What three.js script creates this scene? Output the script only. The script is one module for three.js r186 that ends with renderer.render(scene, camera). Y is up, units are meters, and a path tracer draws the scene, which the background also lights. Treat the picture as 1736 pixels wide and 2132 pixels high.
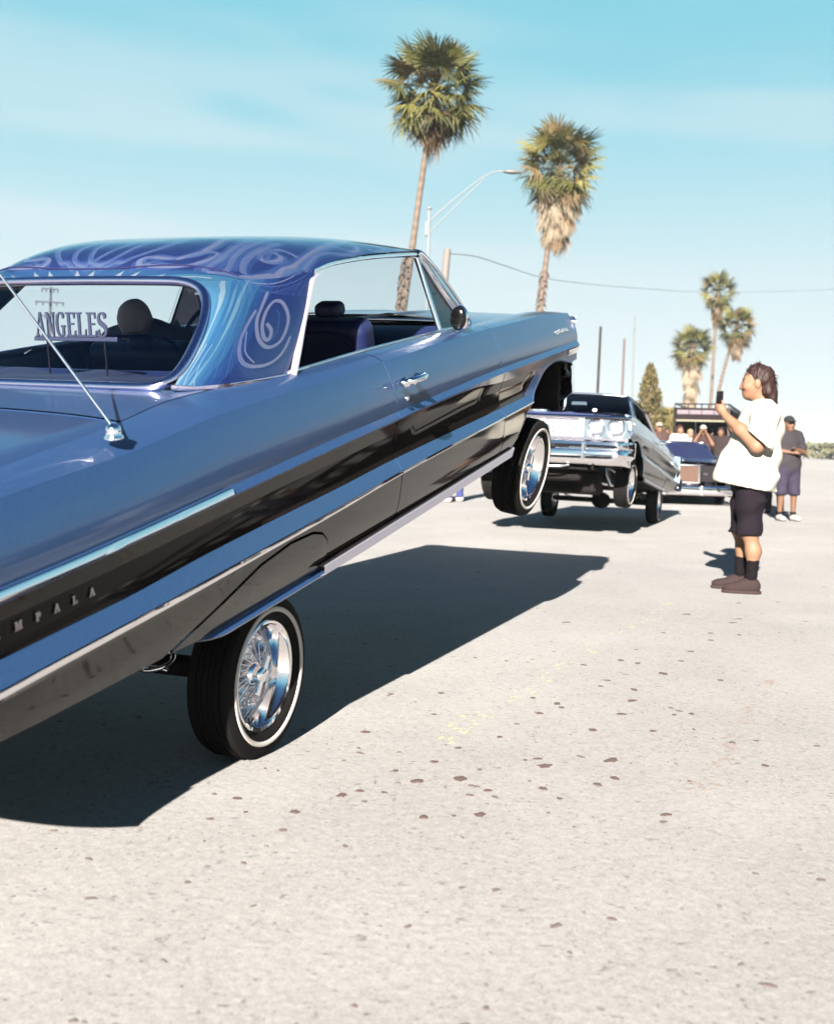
import * as THREE from 'three';
import { toCreasedNormals, mergeGeometries, mergeVertices } from 'three/addons/utils/BufferGeometryUtils.js';
import { RoundedBoxGeometry } from 'three/addons/geometries/RoundedBoxGeometry.js';
import { TextGeometry } from 'three/addons/geometries/TextGeometry.js';
import { FontLoader } from 'three/addons/loaders/FontLoader.js';

// ------------------------------------------------------------------ camera, sky, sun, exposure
const scene = new THREE.Scene();
const camera = new THREE.PerspectiveCamera(48.22, 1736 / 2132, 0.1, 3000);
camera.position.set(0, 1.0948, 0);
camera.rotation.set(0.0041, 0, 0.0278);
camera.setViewOffset(1736, 2132, 5, 161, 1736, 2132);   // lens shift: the film frame sits above the middle of the sheet
camera.focus = 4.9; camera.userData.fStop = 3.6;        // a plate camera's shallow focus on the near car
scene.add(camera);
const renderer = new THREE.WebGLRenderer({ antialias: true });
renderer.toneMapping = THREE.LinearToneMapping;
renderer.toneMappingExposure = 8.0;
renderer.shadowMap.enabled = true;
renderer.shadowMap.type = THREE.PCFSoftShadowMap;
const R = Math.PI / 180;
const SUN_EL = 24.4 * R, SUN_AZ = 13.2 * R;            // the light travels away from the camera, 13.2 degrees to the right
const sun = new THREE.DirectionalLight(new THREE.Color(1, 0.94, 0.86), 5);
sun.position.set(-Math.sin(SUN_AZ) * Math.cos(SUN_EL) * 60, Math.sin(SUN_EL) * 60, Math.cos(SUN_AZ) * Math.cos(SUN_EL) * 60 - 14);
sun.target.position.set(0, 0, -14);
sun.castShadow = true;
sun.shadow.mapSize.set(4096, 4096);
Object.assign(sun.shadow.camera, { left: -40, right: 40, top: 40, bottom: -40, near: 1, far: 200 });
sun.shadow.radius = 1;
scene.add(sun, sun.target);

// seeded random and noise
function rng(seed) { let a = seed >>> 0; return () => { a |= 0; a = a + 0x6D2B79F5 | 0; let t = Math.imul(a ^ a >>> 15, 1 | a); t = t + Math.imul(t ^ t >>> 7, 61 | t) ^ t; return ((t ^ t >>> 14) >>> 0) / 4294967296; }; }
function hash(i, j, k = 0) { let h = Math.imul(i, 374761393) ^ Math.imul(j, 668265263) ^ Math.imul(k, 2147483647 - 58); h = Math.imul(h ^ h >>> 13, 1274126177); h ^= h >>> 16; return (h >>> 0) / 4294967296; }
function vnoise(x, y, p = 0, s = 0) {                   // value noise, period p
  const xi = Math.floor(x), yi = Math.floor(y); let fx = x - xi, fy = y - yi;
  fx = fx * fx * (3 - 2 * fx); fy = fy * fy * (3 - 2 * fy);
  const w = (v) => p ? ((v % p) + p) % p : v;
  const a = hash(w(xi), w(yi), s), b = hash(w(xi + 1), w(yi), s), c = hash(w(xi), w(yi + 1), s), d = hash(w(xi + 1), w(yi + 1), s);
  return a + (b - a) * fx + (c - a) * fy + (a - b - c + d) * fx * fy;
}
function fbm(x, y, o, p = 0, s = 0) { let v = 0, a = 0.5, n = 0; for (let i = 0; i < o; i++) { v += a * vnoise(x, y, p, s + i); n += a; a *= 0.5; x *= 2; y *= 2; p *= 2; } return v / n; }
function vnoise3(x, y, z, s = 0) {
  const zi = Math.floor(z), f = z - zi, g = f * f * (3 - 2 * f);
  return vnoise(x, y, 0, zi * 7 + s) * (1 - g) + vnoise(x, y, 0, (zi + 1) * 7 + s) * g;
}
const clamp = (x, a, b) => Math.min(b, Math.max(a, x));
const lerp = (a, b, t) => a + (b - a) * t;
const sstep = (a, b, x) => { const t = clamp((x - a) / (b - a), 0, 1); return t * t * (3 - 2 * t); };

// sky: pale at the horizon, cyan blue above, thin cloud streaks
{
  const W = 1024, H = 512, d = new Float32Array(W * H * 4), E = renderer.toneMappingExposure * 1.06;
  const stops = [[-90, .50, .47, .44], [-2, .62, .66, .66], [0, .84, .92, .94], [4, .82, .92, .95], [8, .72, .88, .93], [13, .48, .79, .89], [17, .34, .72, .85], [21, .27, .68, .82], [26, .15, .45, .66], [36, .058, .18, .38], [55, .030, .088, .24], [90, .015, .050, .16]];
  for (let j = 0; j < H; j++) for (let i = 0; i < W; i++) {
    const el = ((j + 0.5) / H - 0.5) * 180, az = (i + 0.5) / W * 360;
    let k = 0; while (k < stops.length - 2 && el > stops[k + 1][0]) k++;
    const A = stops[k], B = stops[k + 1], t = clamp((el - A[0]) / (B[0] - A[0]), 0, 1);
    let c = [1, 2, 3].map(n => lerp(A[n], B[n], t));
    if (el > 0) {
      const cl = fbm(az / 18, el / 2.6 + az * 0.03, 4, 20, 3);
      const m = sstep(0.44, 0.74, cl) * sstep(1, 6, el) * (1 - sstep(14, 26, el)) * 0.42;
      c = [lerp(c[0], .80, m), lerp(c[1], .90, m), lerp(c[2], .94, m)];
    }
    const o = (j * W + i) * 4; d[o] = c[0] / E; d[o + 1] = c[1] / E; d[o + 2] = c[2] / E; d[o + 3] = 1;
  }
  const t = new THREE.DataTexture(d, W, H, THREE.RGBAFormat, THREE.FloatType);
  t.mapping = THREE.EquirectangularReflectionMapping; t.magFilter = t.minFilter = THREE.LinearFilter; t.wrapS = THREE.RepeatWrapping; t.needsUpdate = true;
  scene.background = t; scene.environment = t;
}
scene.fog = new THREE.FogExp2(0xdceef4, 0.00022);

// ------------------------------------------------------------------ naming helpers
const used = {};
function numbered(n) { if (!(n in used)) { used[n] = 0; return n; } used[n]++; return n + '_' + String(used[n]).padStart(3, '0'); }
function shade(o) { o.traverse(m => { if (m.isMesh) { m.castShadow = true; m.receiveShadow = true; } }); return o; }
function tag(o, label, category, group, kind) { o.userData.label = label; if (category) o.userData.category = category; if (group) o.userData.group = group; if (kind) o.userData.kind = kind; return o; }
function thing(name, label, category, group) { const g = new THREE.Group(); g.name = numbered(name); scene.add(g); return tag(g, label, category, group); }
function part(name, geo, mat, parent) { const m = new THREE.Mesh(geo, mat); m.name = name; parent.add(m); return m; }
const V = (x, y, z) => new THREE.Vector3(x, y, z);
const W3 = (X, Y, Z) => new THREE.Vector3(X, Y, -Z);     // measured frame (Z away from the camera) to scene frame
const col = (r, g, b) => new THREE.Color().setRGB(r, g, b);
const hex = (h) => new THREE.Color(h);

// ------------------------------------------------------------------ geometry helpers
function geoFrom(pos, idx, uv) {
  const g = new THREE.BufferGeometry(); g.setAttribute('position', new THREE.Float32BufferAttribute(pos, 3));
  if (uv) g.setAttribute('uv', new THREE.Float32BufferAttribute(uv, 2));
  g.setIndex(idx); g.computeVertexNormals(); return g;
}
function clean(pos, idx) {                               // drop triangles without area
  const o = [], A = V(), B = V(), C = V();
  for (let i = 0; i < idx.length; i += 3) {
    A.fromArray(pos, idx[i] * 3); B.fromArray(pos, idx[i + 1] * 3); C.fromArray(pos, idx[i + 2] * 3);
    if (B.clone().sub(A).cross(C.clone().sub(A)).length() > 1e-9) o.push(idx[i], idx[i + 1], idx[i + 2]);
  }
  return o;
}
function grid(nu, nv, fn, uvf, flip) {
  const pos = [], uv = [], idx = [];
  for (let j = 0; j <= nv; j++) for (let i = 0; i <= nu; i++) { const p = fn(i / nu, j / nv); pos.push(p[0], p[1], p[2]); const q = uvf ? uvf(i / nu, j / nv, p) : [i / nu, j / nv]; uv.push(q[0], q[1]); }
  for (let j = 0; j < nv; j++) for (let i = 0; i < nu; i++) {
    const a = j * (nu + 1) + i, b = a + 1, c = a + nu + 1, d = c + 1;
    if (flip) idx.push(a, c, b, b, c, d); else idx.push(a, b, c, b, d, c);
  }
  return geoFrom(pos, clean(pos, idx), uv);
}
function crease(g, a = 0.5) { return toCreasedNormals(g.index ? g.toNonIndexed() : g, a); }
function merge(list) { return mergeGeometries(list.map(g => { const h = g.index ? g.toNonIndexed() : g.clone(); for (const k of Object.keys(h.attributes)) if (!['position', 'normal', 'uv'].includes(k)) h.deleteAttribute(k); if (!h.attributes.uv) h.setAttribute('uv', new THREE.Float32BufferAttribute(new Float32Array(h.attributes.position.count * 2), 2)); return h; })); }
function tube(pts, r, seg = 24, rad = 8, closed = false) { return new THREE.TubeGeometry(new THREE.CatmullRomCurve3(pts, closed, 'centripetal'), seg, r, rad, closed); }
function bar(a, b, r0, r1 = r0, n = 10) {
  const d = b.clone().sub(a), g = new THREE.CylinderGeometry(r1, r0, d.length(), n, 1);
  g.applyMatrix4(new THREE.Matrix4().compose(a.clone().add(b).multiplyScalar(0.5), new THREE.Quaternion().setFromUnitVectors(V(0, 1, 0), d.clone().normalize()), V(1, 1, 1))); return g;
}
function box(sx, sy, sz, x, y, z, r = 0.01) { const g = r > 0 ? new RoundedBoxGeometry(sx, sy, sz, 2, Math.min(r, sx / 2.1, sy / 2.1, sz / 2.1)) : new THREE.BoxGeometry(sx, sy, sz); g.translate(x, y, z); return g; }
function ball(rx, ry, rz, x, y, z, n = 14) { const g = new THREE.SphereGeometry(1, n, Math.round(n * 0.7)); g.scale(rx, ry, rz); g.translate(x, y, z); return g; }
// strip of metal along a path: cross-section in directions N (out) and B (across)
function moulding(path, widthVec, outVec, th = 0.008) {  // path: points; widthVec / outVec: functions(i,p) -> Vector3
  const pos = [], idx = []; const n = path.length;
  path.forEach((p, i) => { const w = widthVec(i, p), o = outVec(i, p).clone().multiplyScalar(th);
    const m = p.clone().add(w.clone().multiplyScalar(0.5)).add(o.clone().multiplyScalar(1.0));
    const a = p.clone().add(w.clone().multiplyScalar(0.12)).add(o.clone().multiplyScalar(.75)), b = p.clone().add(w.clone().multiplyScalar(0.88)).add(o.clone().multiplyScalar(.75));
    const q = p.clone().add(w); const k0 = p.clone().sub(o), k1 = q.clone().sub(o);
    for (const v of [k0, p, a, m, b, q, k1]) pos.push(v.x, v.y, v.z); });
  for (let i = 0; i < n - 1; i++) for (let k = 0; k < 6; k++) { const a = i * 7 + k, b = a + 1, c = a + 7, d = c + 1; idx.push(a, c, b, b, c, d); }
  const e = (n - 1) * 7; for (let k = 1; k < 6; k++) { idx.push(0, k, k + 1); idx.push(e, e + k + 1, e + k); }
  return crease(geoFrom(pos, idx), 0.7);
}
function curve(pts) {                                    // y(x) through points, linear with light smoothing
  return (x) => { if (x <= pts[0][0]) return pts[0][1]; for (let i = 0; i < pts.length - 1; i++) if (x <= pts[i + 1][0]) { const a = pts[i], b = pts[i + 1]; const t = (x - a[0]) / (b[0] - a[0]); return lerp(a[1], b[1], t); } return pts[pts.length - 1][1]; };
}
function smooth(pts) {                                   // monotone cubic y(x)
  const n = pts.length, m = []; const d = []; for (let i = 0; i < n - 1; i++) d.push((pts[i + 1][1] - pts[i][1]) / (pts[i + 1][0] - pts[i][0]));
  for (let i = 0; i < n; i++) m.push(i === 0 ? d[0] : i === n - 1 ? d[n - 2] : d[i - 1] * d[i] <= 0 ? 0 : 2 * d[i - 1] * d[i] / (d[i - 1] + d[i]));
  return (x) => { if (x <= pts[0][0]) return pts[0][1]; if (x >= pts[n - 1][0]) return pts[n - 1][1]; let i = 0; while (x > pts[i + 1][0]) i++; const h = pts[i + 1][0] - pts[i][0], t = (x - pts[i][0]) / h, t2 = t * t, t3 = t2 * t;
    return (2 * t3 - 3 * t2 + 1) * pts[i][1] + (t3 - 2 * t2 + t) * h * m[i] + (-2 * t3 + 3 * t2) * pts[i + 1][1] + (t3 - t2) * h * m[i + 1]; };
}
function mirrorZ(g) { const h = g.clone(); h.scale(1, 1, -1); if (h.index) { const a = h.index.array; for (let i = 0; i < a.length; i += 3) { const t = a[i]; a[i] = a[i + 1]; a[i + 1] = t; } } else { for (const k of Object.keys(h.attributes)) { const at = h.attributes[k], s = at.itemSize, a = at.array; for (let i = 0; i < at.count; i += 3) for (let j = 0; j < s; j++) { const t = a[i * s + j]; a[i * s + j] = a[(i + 1) * s + j]; a[(i + 1) * s + j] = t; } } } const nn = h.attributes.normal; if (nn) { h.computeVertexNormals && void 0; } return h; }

// ------------------------------------------------------------------ materials
function canvasTex(w, h, draw, srgb = true, rep) { const c = document.createElement('canvas'); c.width = w; c.height = h; draw(c.getContext('2d'), w, h); const t = new THREE.CanvasTexture(c); if (srgb) t.colorSpace = THREE.SRGBColorSpace; t.anisotropy = 8; if (rep) t.wrapS = t.wrapT = THREE.RepeatWrapping; return t; }
function dataTex(n, fn, srgb) { const d = new Uint8Array(n * n * 4); for (let j = 0; j < n; j++) for (let i = 0; i < n; i++) { const c = fn(i, j); const o = (j * n + i) * 4; d[o] = clamp(c[0] * 255, 0, 255); d[o + 1] = clamp(c[1] * 255, 0, 255); d[o + 2] = clamp(c[2] * 255, 0, 255); d[o + 3] = 255; } const t = new THREE.DataTexture(d, n, n); t.magFilter = THREE.LinearFilter; t.minFilter = THREE.LinearMipmapLinearFilter; t.generateMipmaps = true; t.wrapS = t.wrapT = THREE.RepeatWrapping; if (srgb) t.colorSpace = THREE.SRGBColorSpace; t.needsUpdate = true; return t; }
const std = (o) => new THREE.MeshStandardMaterial({ side: THREE.DoubleSide, ...o });
const matte = (o) => new THREE.MeshPhysicalMaterial({ side: THREE.DoubleSide, roughness: .9, specularIntensity: .12, ...o });   // cloth, rubber, bark: almost no gloss
const phys = (o) => new THREE.MeshPhysicalMaterial({ side: THREE.DoubleSide, ...o });
const M = {};
M.chrome = std({ color: col(.82, .80, .82), metalness: 1, roughness: 0.07 });
M.chromeDull = std({ color: col(.66, .64, .66), metalness: 1, roughness: 0.24 });
M.tyre = matte({ color: col(.0045, .004, .004), roughness: 0.72 });
M.whitewall = matte({ color: col(.30, .275, .25) });
M.under = matte({ color: col(.006, .005, .005), roughness: 0.85 });
M.glass = phys({ color: 0xffffff, transmission: 1, thickness: 0, roughness: 0.01, ior: 1.45 });
M.glassDark = phys({ color: col(.07, .06, .07), transmission: 1, thickness: 0, roughness: 0.02, ior: 1.4 });
M.glassTint = phys({ color: col(.80, .86, .88), transmission: 1, thickness: 0, roughness: 0.01, ior: 1.45 });
M.lamp = phys({ color: col(.10, .105, .13), roughness: 0.08, clearcoat: 1 });
M.black = matte({ color: col(.005, .004, .005), roughness: 0.6 });
M.rubber = matte({ color: col(.009, .009, .009), roughness: 0.7 });
const flake = dataTex(512, (i, j) => { const n = 0.80 + 0.5 * hash(i, j, 5) * hash(i >> 1, j >> 1, 6); return [n, n, n]; });
flake.repeat.set(.8, .8);

// ------------------------------------------------------------------ ground
const asphaltMap = dataTex(1024, (i, j) => {             // 3 m tile: aggregate grains, worn patches
  const x = i / 1024, y = j / 1024;
  const g = hash(i, j, 1), f = fbm(x * 200, y * 200, 3, 200, 11), c = fbm(x * 6, y * 6, 4, 6, 21);
  let v = 0.80 + (f - 0.5) * 0.24 + (g - 0.5) * 0.36 + (c - 0.5) * 0.20;
  const pit = fbm(x * 190, y * 190, 2, 190, 31); if (pit > 0.72) v -= (pit - 0.72) * 2.0;
  return [v, v * 0.985, v * 0.965];
});
const asphaltBump = dataTex(512, (i, j) => { const v = fbm(i / 512 * 170, j / 512 * 170, 2, 170, 41); return [v, v, v]; });
asphaltBump.repeat.set(1, 1);
const asphalt = std({ color: col(.178, .171, .168), map: asphaltMap, bumpMap: asphaltBump, bumpScale: 0.0011, roughness: 0.93, vertexColors: true });
{
  // one sheet to the horizon: fine cells near the camera, coarse ones far off
  const xs = [], zs = [];
  for (let x = -900; x < -30; x += 90) xs.push(x); for (let x = -30; x < 45; x += 0.75) xs.push(x); for (let x = 45; x <= 900; x += 95) xs.push(x);
  for (let z = 900; z > 20; z -= 110) zs.push(z); for (let z = 20; z > -60; z -= 0.75) zs.push(z); for (let z = -60; z >= -1400; z -= 134) zs.push(z);
  const pos = [], uv = [], cl = [], idx = [];
  for (const z of zs) for (const x of xs) {
    pos.push(x, 0, z); uv.push(x / 3, -z / 3);
    const n = 0.85 + 0.3 * fbm(x * 0.45 + 50, z * 0.30 + 80, 4, 0, 9); cl.push(n, n * (0.99 + 0.02 * vnoise(x * .3, z * .3)), n * 0.99);
  }
  const n = xs.length; for (let j = 0; j < zs.length - 1; j++) for (let i = 0; i < n - 1; i++) { const a = j * n + i; idx.push(a, a + 1, a + n, a + 1, a + n + 1, a + n); }
  const g = geoFrom(pos, idx, uv); g.setAttribute('color', new THREE.Float32BufferAttribute(cl, 3));
  const m = new THREE.Mesh(g, asphalt); m.name = 'ground'; scene.add(m); tag(m, 'pale sunlit asphalt street with scattered dark spots', null, null, 'structure');
}
// pixel of the photograph -> point on the ground (only used to lay the street marks where they are)
const CAM = { f: 2382.1, h: 1.0948, th: 0.0041, ro: 0.0278 };
function groundAt(u, v) {
  const du = u - 863, dv = v - 905, cr = Math.cos(CAM.ro), sr = Math.sin(CAM.ro), c = Math.cos(CAM.th), s = Math.sin(CAM.th);
  const u2 = du * cr + dv * sr, v2 = -du * sr + dv * cr; const d = [u2, -v2 * c + CAM.f * s, CAM.f * c + v2 * s]; const t = -CAM.h / d[1];
  return V(t * d[0], 0, -t * d[2]);
}
function blob(cx, cz, rx, rz, rot, rnd, h = 0.003) {     // thin uneven pat of tar or gum
  const n = 13, pos = [cx, h, cz], idx = []; const c = Math.cos(rot), s = Math.sin(rot);
  for (let i = 0; i < n; i++) { const a = i / n * 6.2832, k = 0.65 + 0.6 * rnd(); const x = Math.cos(a) * rx * k, z = Math.sin(a) * rz * k; pos.push(cx + (x * c - z * s) * .8, h * .85, cz + (x * s + z * c) * .8, cx + x * c - z * s, 0.0005, cz + x * s + z * c); }
  for (let i = 0; i < n; i++) { const a = 1 + i * 2, b = 1 + ((i + 1) % n) * 2; idx.push(0, b, a, a, b, b + 1, a, b + 1, a + 1); }
  return geoFrom(pos, idx);
}
{
  const rnd = rng(77), big = [], small = [], yel = [], trail = [];
  // measured spots (photo crop coordinates: x, y, size)
  const spots = [[430, 738, 26], [145, 845, 44], [75, 930, 48], [258, 918, 52], [380, 970, 36], [345, 1075, 56], [625, 862, 56], [595, 833, 30], [835, 707, 44], [915, 838, 50], [930, 917, 46], [855, 943, 36], [620, 962, 40], [690, 1005, 30], [680, 593, 28], [700, 610, 30], [575, 568, 24], [600, 635, 36], [868, 517, 24], [895, 492, 30], [1005, 580, 34], [1012, 532, 28], [960, 638, 30], [1140, 463, 38], [1388, 492, 30], [1345, 318, 24], [1345, 288, 22], [1215, 408, 22], [1262, 637, 24], [1185, 642, 22], [1172, 612, 18], [1095, 712, 26], [1580, 862, 30], [1542, 755, 24], [1437, 762, 30], [1252, 930, 24], [717, 240, 26], [955, 405, 30], [795, 425, 22], [1030, 418, 24], [1240, 205, 26], [1258, 367, 26], [175, 547, 26], [145, 640, 26], [540, 838, 22], [300, 990, 22], [560, 930, 16], [345, 880, 22], [250, 785, 24], [100, 1085, 40], [230, 1080, 22], [1465, 157, 16], [1440, 242, 24], [1470, 225, 14], [1140, 285, 18], [1468, 295, 18], [1150, 1075, 36]];
  for (const [x, y, s] of spots) { const p = groundAt((1200 + x * .6912) / 1.44, (1700 + y * .6912) / 1.44); const q = groundAt((1200 + (x + s) * .6912) / 1.44, (1700 + y * .6912) / 1.44); const w = Math.abs(q.x - p.x) * 0.52; big.push(blob(p.x, p.z, w, w * (0.8 + rnd() * .9), rnd() * 3, rnd)); }
  for (const [x, y, s] of [[1005, 440, 16], [1060, 450, 20], [785, 552, 24], [885, 570, 50], [1440, 282, 48], [1665, 495, 46], [1415, 538, 40], [1520, 545, 30], [1135, 628, 48], [1340, 555, 50], [920, 630, 20], [1570, 450, 34], [1410, 352, 20], [1550, 118, 26]]) { const p = groundAt((100 + x * .6912) / 1.44, (2000 + y * .6912) / 1.44), q = groundAt((100 + (x + s) * .6912) / 1.44, (2000 + y * .6912) / 1.44); const w = Math.abs(q.x - p.x) * 0.5; big.push(blob(p.x, p.z, w, w * (0.6 + rnd() * .9), rnd() * 3, rnd)); }
  for (let i = 0; i < 900; i++) { const d = 1.9 + 13 * rnd() ** 1.5, x = (rnd() - 0.5) * (2 + d * 1.1) + 0.3; const w = 0.003 + 0.010 * rnd() ** 3; small.push(blob(x, -d, w, w * (0.8 + 1.4 * rnd()), rnd() * 3, rnd, 0.002)); }
  for (let i = 0; i < 60; i++) { const d = 8 + 22 * rnd(), x = (rnd() - 0.35) * d * 0.9; const w = 0.012 + 0.022 * rnd() ** 2; small.push(blob(x, -d, w, w * (0.8 + rnd()), rnd() * 3, rnd, 0.002)); }
  // worn yellow line
  const ya = [[180, 742], [270, 710], [350, 660], [470, 570], [575, 540], [660, 462], [790, 368], [840, 335], [950, 275], [1070, 220], [1150, 158]].map(([x, y]) => groundAt((1200 + x * .6912) / 1.44, (1700 + y * .6912) / 1.44));
  for (let i = 0; i < ya.length; i++) for (let k = 0; k < 8; k++) { const p = ya[i], n = ya[Math.min(i + 1, ya.length - 1)]; const t = rnd(); yel.push(blob(lerp(p.x, n.x, t) + (rnd() - .5) * .09, lerp(p.z, n.z, t) + (rnd() - .5) * .22, 0.003 + 0.010 * rnd() ** 2, 0.005 + 0.03 * rnd() ** 2, 0.35, rnd, 0.0015)); }
  // dark drip trail at the right
  const tr = [[1300, 965], [1330, 925], [1380, 850], [1425, 800], [1437, 765], [1460, 715], [1497, 660], [1520, 620], [1545, 575], [1590, 500]].map(([x, y]) => groundAt((1200 + x * .6912) / 1.44, (1700 + y * .6912) / 1.44));
  for (let i = 0; i < tr.length; i++) for (let k = 0; k < 16; k++) { const p = tr[i], n = tr[Math.min(i + 1, tr.length - 1)], t = rnd(); trail.push(blob(lerp(p.x, n.x, t) + (rnd() - .5) * .07, lerp(p.z, n.z, t) + (rnd() - .5) * .12, 0.003 + 0.010 * rnd() ** 2, 0.004 + 0.018 * rnd() ** 2, rnd() * 3, rnd, 0.0012)); }
  const mk = (list, c, n, l, cat) => { const m = new THREE.Mesh(merge(list), std({ color: c, roughness: .9 })); m.name = n; scene.add(m); tag(m, l, cat, null, 'stuff'); };
  mk(big, col(.036, .020, .015), 'tar_spots', 'dark brown tar and gum spots trodden flat on the street', 'spots');
  mk(small, col(.058, .043, .038), 'grit', 'fine dark grit scattered over the asphalt', 'grit');
  mk(yel, col(.205, .18, .105), 'worn_paint_line', 'remains of a yellow painted line on the asphalt', 'paint');
  mk(trail, col(.115, .092, .078), 'oil_drips', 'trail of brownish oil drips towards the right edge', 'oil');
}

// ------------------------------------------------------------------ the two-door hardtop (car frame: x forward from the rear axle, y up, z to its right)
const zc = (x) => 0.95 + 0.010 * x;
const ROW = {
  S: smooth([[-1.42, .822], [-.957, .843], [-.674, .851], [-.139, .890], [.616, .908], [1.025, .919], [2.334, .944], [3.0, .945], [3.58, .938], [3.87, .92]]),
  C1: smooth([[-1.42, .652], [-1.065, .655], [-.884, .658], [-.188, .682], [.453, .704], [1.03, .718], [1.417, .727], [2.351, .745], [3.89, .748]]),
  C2: smooth([[-1.42, .633], [-1.079, .636], [.429, .680], [1.389, .705], [2.325, .721], [3.884, .723]]),
  CT: smooth([[-1.42, .616], [-1.079, .621], [.429, .668], [1.389, .692], [1.9, .699], [2.36, .677], [2.892, .671], [3.2, .675], [3.89, .69]]),
  F1: smooth([[-1.42, .485], [-1.068, .489], [-.779, .490], [-.367, .506], [.213, .515], [.462, .518], [1.038, .530], [2.364, .537], [2.906, .543], [3.89, .56]]),
  F2: smooth([[-1.42, .430], [-1.113, .436], [-.677, .441], [-.131, .452], [.394, .463], [1.034, .483], [2.291, .501], [2.801, .509], [3.89, .53]]),
};
ROW.F3 = (x) => ROW.F2(x) - lerp(.022, .012, sstep(-1, 2.5, x));
ROW.RT = curve([[-1.42, .30], [.37, .272], [2.575, .302], [3.9, .31]]);
ROW.RB = curve([[-1.42, .24], [.33, .233], [.737, .232], [2.48, .254], [3.9, .26]]);
const BELT = { y: smooth([[-1.42, .845], [-.8, .893], [-.5, .906], [-.2, .930], [.1, .937], [.43, .940], [1.08, .953], [1.98, .958], [2.4, .956], [3.0, .952], [3.58, .945], [3.87, .925]]),
  z: smooth([[-1.42, .76], [-.8, .765], [-.5, .735], [-.2, .72], [.1, .745], [.43, .795], [1.08, .79], [1.98, .783], [2.4, .775], [3.0, .745], [3.87, .72]]) };
function profile(x) {                                     // [y, z] from the shoulder down
  const z = zc(x), k = 1 - sstep(2.75, 3.0, x); const S = ROW.S(x), C1 = ROW.C1(x), CT = ROW.CT(x), F1 = ROW.F1(x), F2 = ROW.F2(x);
  const zs = z - .075, z1 = z - .021;
  return [[S, zs], [lerp(S, C1, .12), lerp(zs, z1, .24)], [lerp(S, C1, .3), lerp(zs, z1, .5)], [lerp(S, C1, .55), lerp(zs, z1, .78) + .004], [lerp(S, C1, .8), lerp(zs, z1, .95) + .004], [C1, z1], [ROW.C2(x), z], [CT, z - .012],
    [lerp(CT, F1, .35), z - .012 - .020 * k], [lerp(CT, F1, .75), z - .010 - .025 * k], [F1, z - .006 - .024 * k], [F2, z], [ROW.F3(x), z - .002], [.40, z - .010], [.34, z - .022], [.29, z - .040], [.23, z - .060], [.1, z - .10]];
}
function zAt(x, y) { const p = profile(x); if (y >= p[0][0]) return p[0][1]; for (let i = 0; i < p.length - 1; i++) if (y <= p[i][0] && y >= p[i + 1][0]) return lerp(p[i][1], p[i + 1][1], (p[i][0] - y) / Math.max(1e-6, p[i][0] - p[i + 1][0])); return p[p.length - 1][1]; }
const FRONT_ARCH = curve([[2.55, -1], [2.575, .30], [2.635, .341], [2.70, .405], [2.762, .452], [2.83, .486], [2.90, .53], [2.984, .585], [3.06, .622], [3.138, .648], [3.25, .666], [3.365, .672], [3.50, .662], [3.62, .640], [3.70, .630], [3.9, .64]]);
const xFront = curve([[.5, 3.70], [.64, 3.80], [.70, 3.85], [.748, 3.89], [.85, 3.882], [.92, 3.855], [1, 3.82]]);
const SKIRT_TOP = curve([[-.576, .10], [-.575, .263], [-.45, .30], [-.30, .345], [-.09, .405], [.10, .428], [.26, .422], [.338, .400], [.385, .365], [.41, .33], [.416, .10]]);

function bandPatch(sg, xs, ylist, o = {}) {               // xs: columns; ylist: functions y(x) top to bottom; o.low(x): lower clip, o.xf: front edge by height
  const nu = xs.length - 1, nv = ylist.length - 1; const pos = [], uv = [], idx = [];
  const put = (x, y, z) => { pos.push(x, y, z * sg); uv.push(x, y); return pos.length / 3 - 1; };
  const P = [];
  for (let j = 0; j <= nv; j++) for (let i = 0; i <= nu; i++) {
    let x = xs[i]; let y = ylist[j](x); if (o.xf) { const u = (x - xs[0]) / (xs[nu] - xs[0]); x = xs[0] + u * (xFront(y) - xs[0]); y = ylist[j](x); }
    if (o.low) y = Math.max(y, o.low(x)); if (o.high) y = Math.min(y, o.high(x));
    P.push(put(x, y, zAt(x, y) + (o.dz || 0)));
  }
  const quad = (a, b, c, d) => { if (sg > 0) idx.push(a, b, c, b, d, c); else idx.push(a, c, b, b, c, d); };
  for (let j = 0; j < nv; j++) for (let i = 0; i < nu; i++) quad(P[j * (nu + 1) + i], P[j * (nu + 1) + i + 1], P[(j + 1) * (nu + 1) + i], P[(j + 1) * (nu + 1) + i + 1]);
  const fl = o.flange ?? 0.03;
  if (fl) for (const i of [0, nu]) {                      // returned edges at both ends, so a gap between panels has depth
    for (let j = 0; j < nv; j++) { const a = P[j * (nu + 1) + i] * 3, b = P[(j + 1) * (nu + 1) + i] * 3; const q = [a, b].map(k => put(pos[k], pos[k + 1], Math.abs(pos[k + 2]))), r = [a, b].map(k => put(pos[k], pos[k + 1], Math.abs(pos[k + 2]) - fl)); quad(q[0], r[0], q[1], r[1]); }
  }
  const g = geoFrom(pos, clean(pos, idx), uv); return crease(g, o.crease ?? 0.3);
}
function topPatch(sg, xs) {                               // level strip between belt and shoulder
  return crease(grid(xs.length - 1, 4, (u, v) => { const x = xs[Math.round(u * (xs.length - 1))]; const zb = BELT.z(x), zs = zc(x) - .075; const y = lerp(BELT.y(x), ROW.S(x), v) + .006 * Math.sin(Math.PI * v); return [x, y, sg * lerp(zb, zs, v)]; }, (u, v, p) => [p[0], p[2]], sg > 0), 0.3);
}
const span = (a, b, n) => Array.from({ length: n + 1 }, (_, i) => a + (b - a) * i / n);
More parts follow.
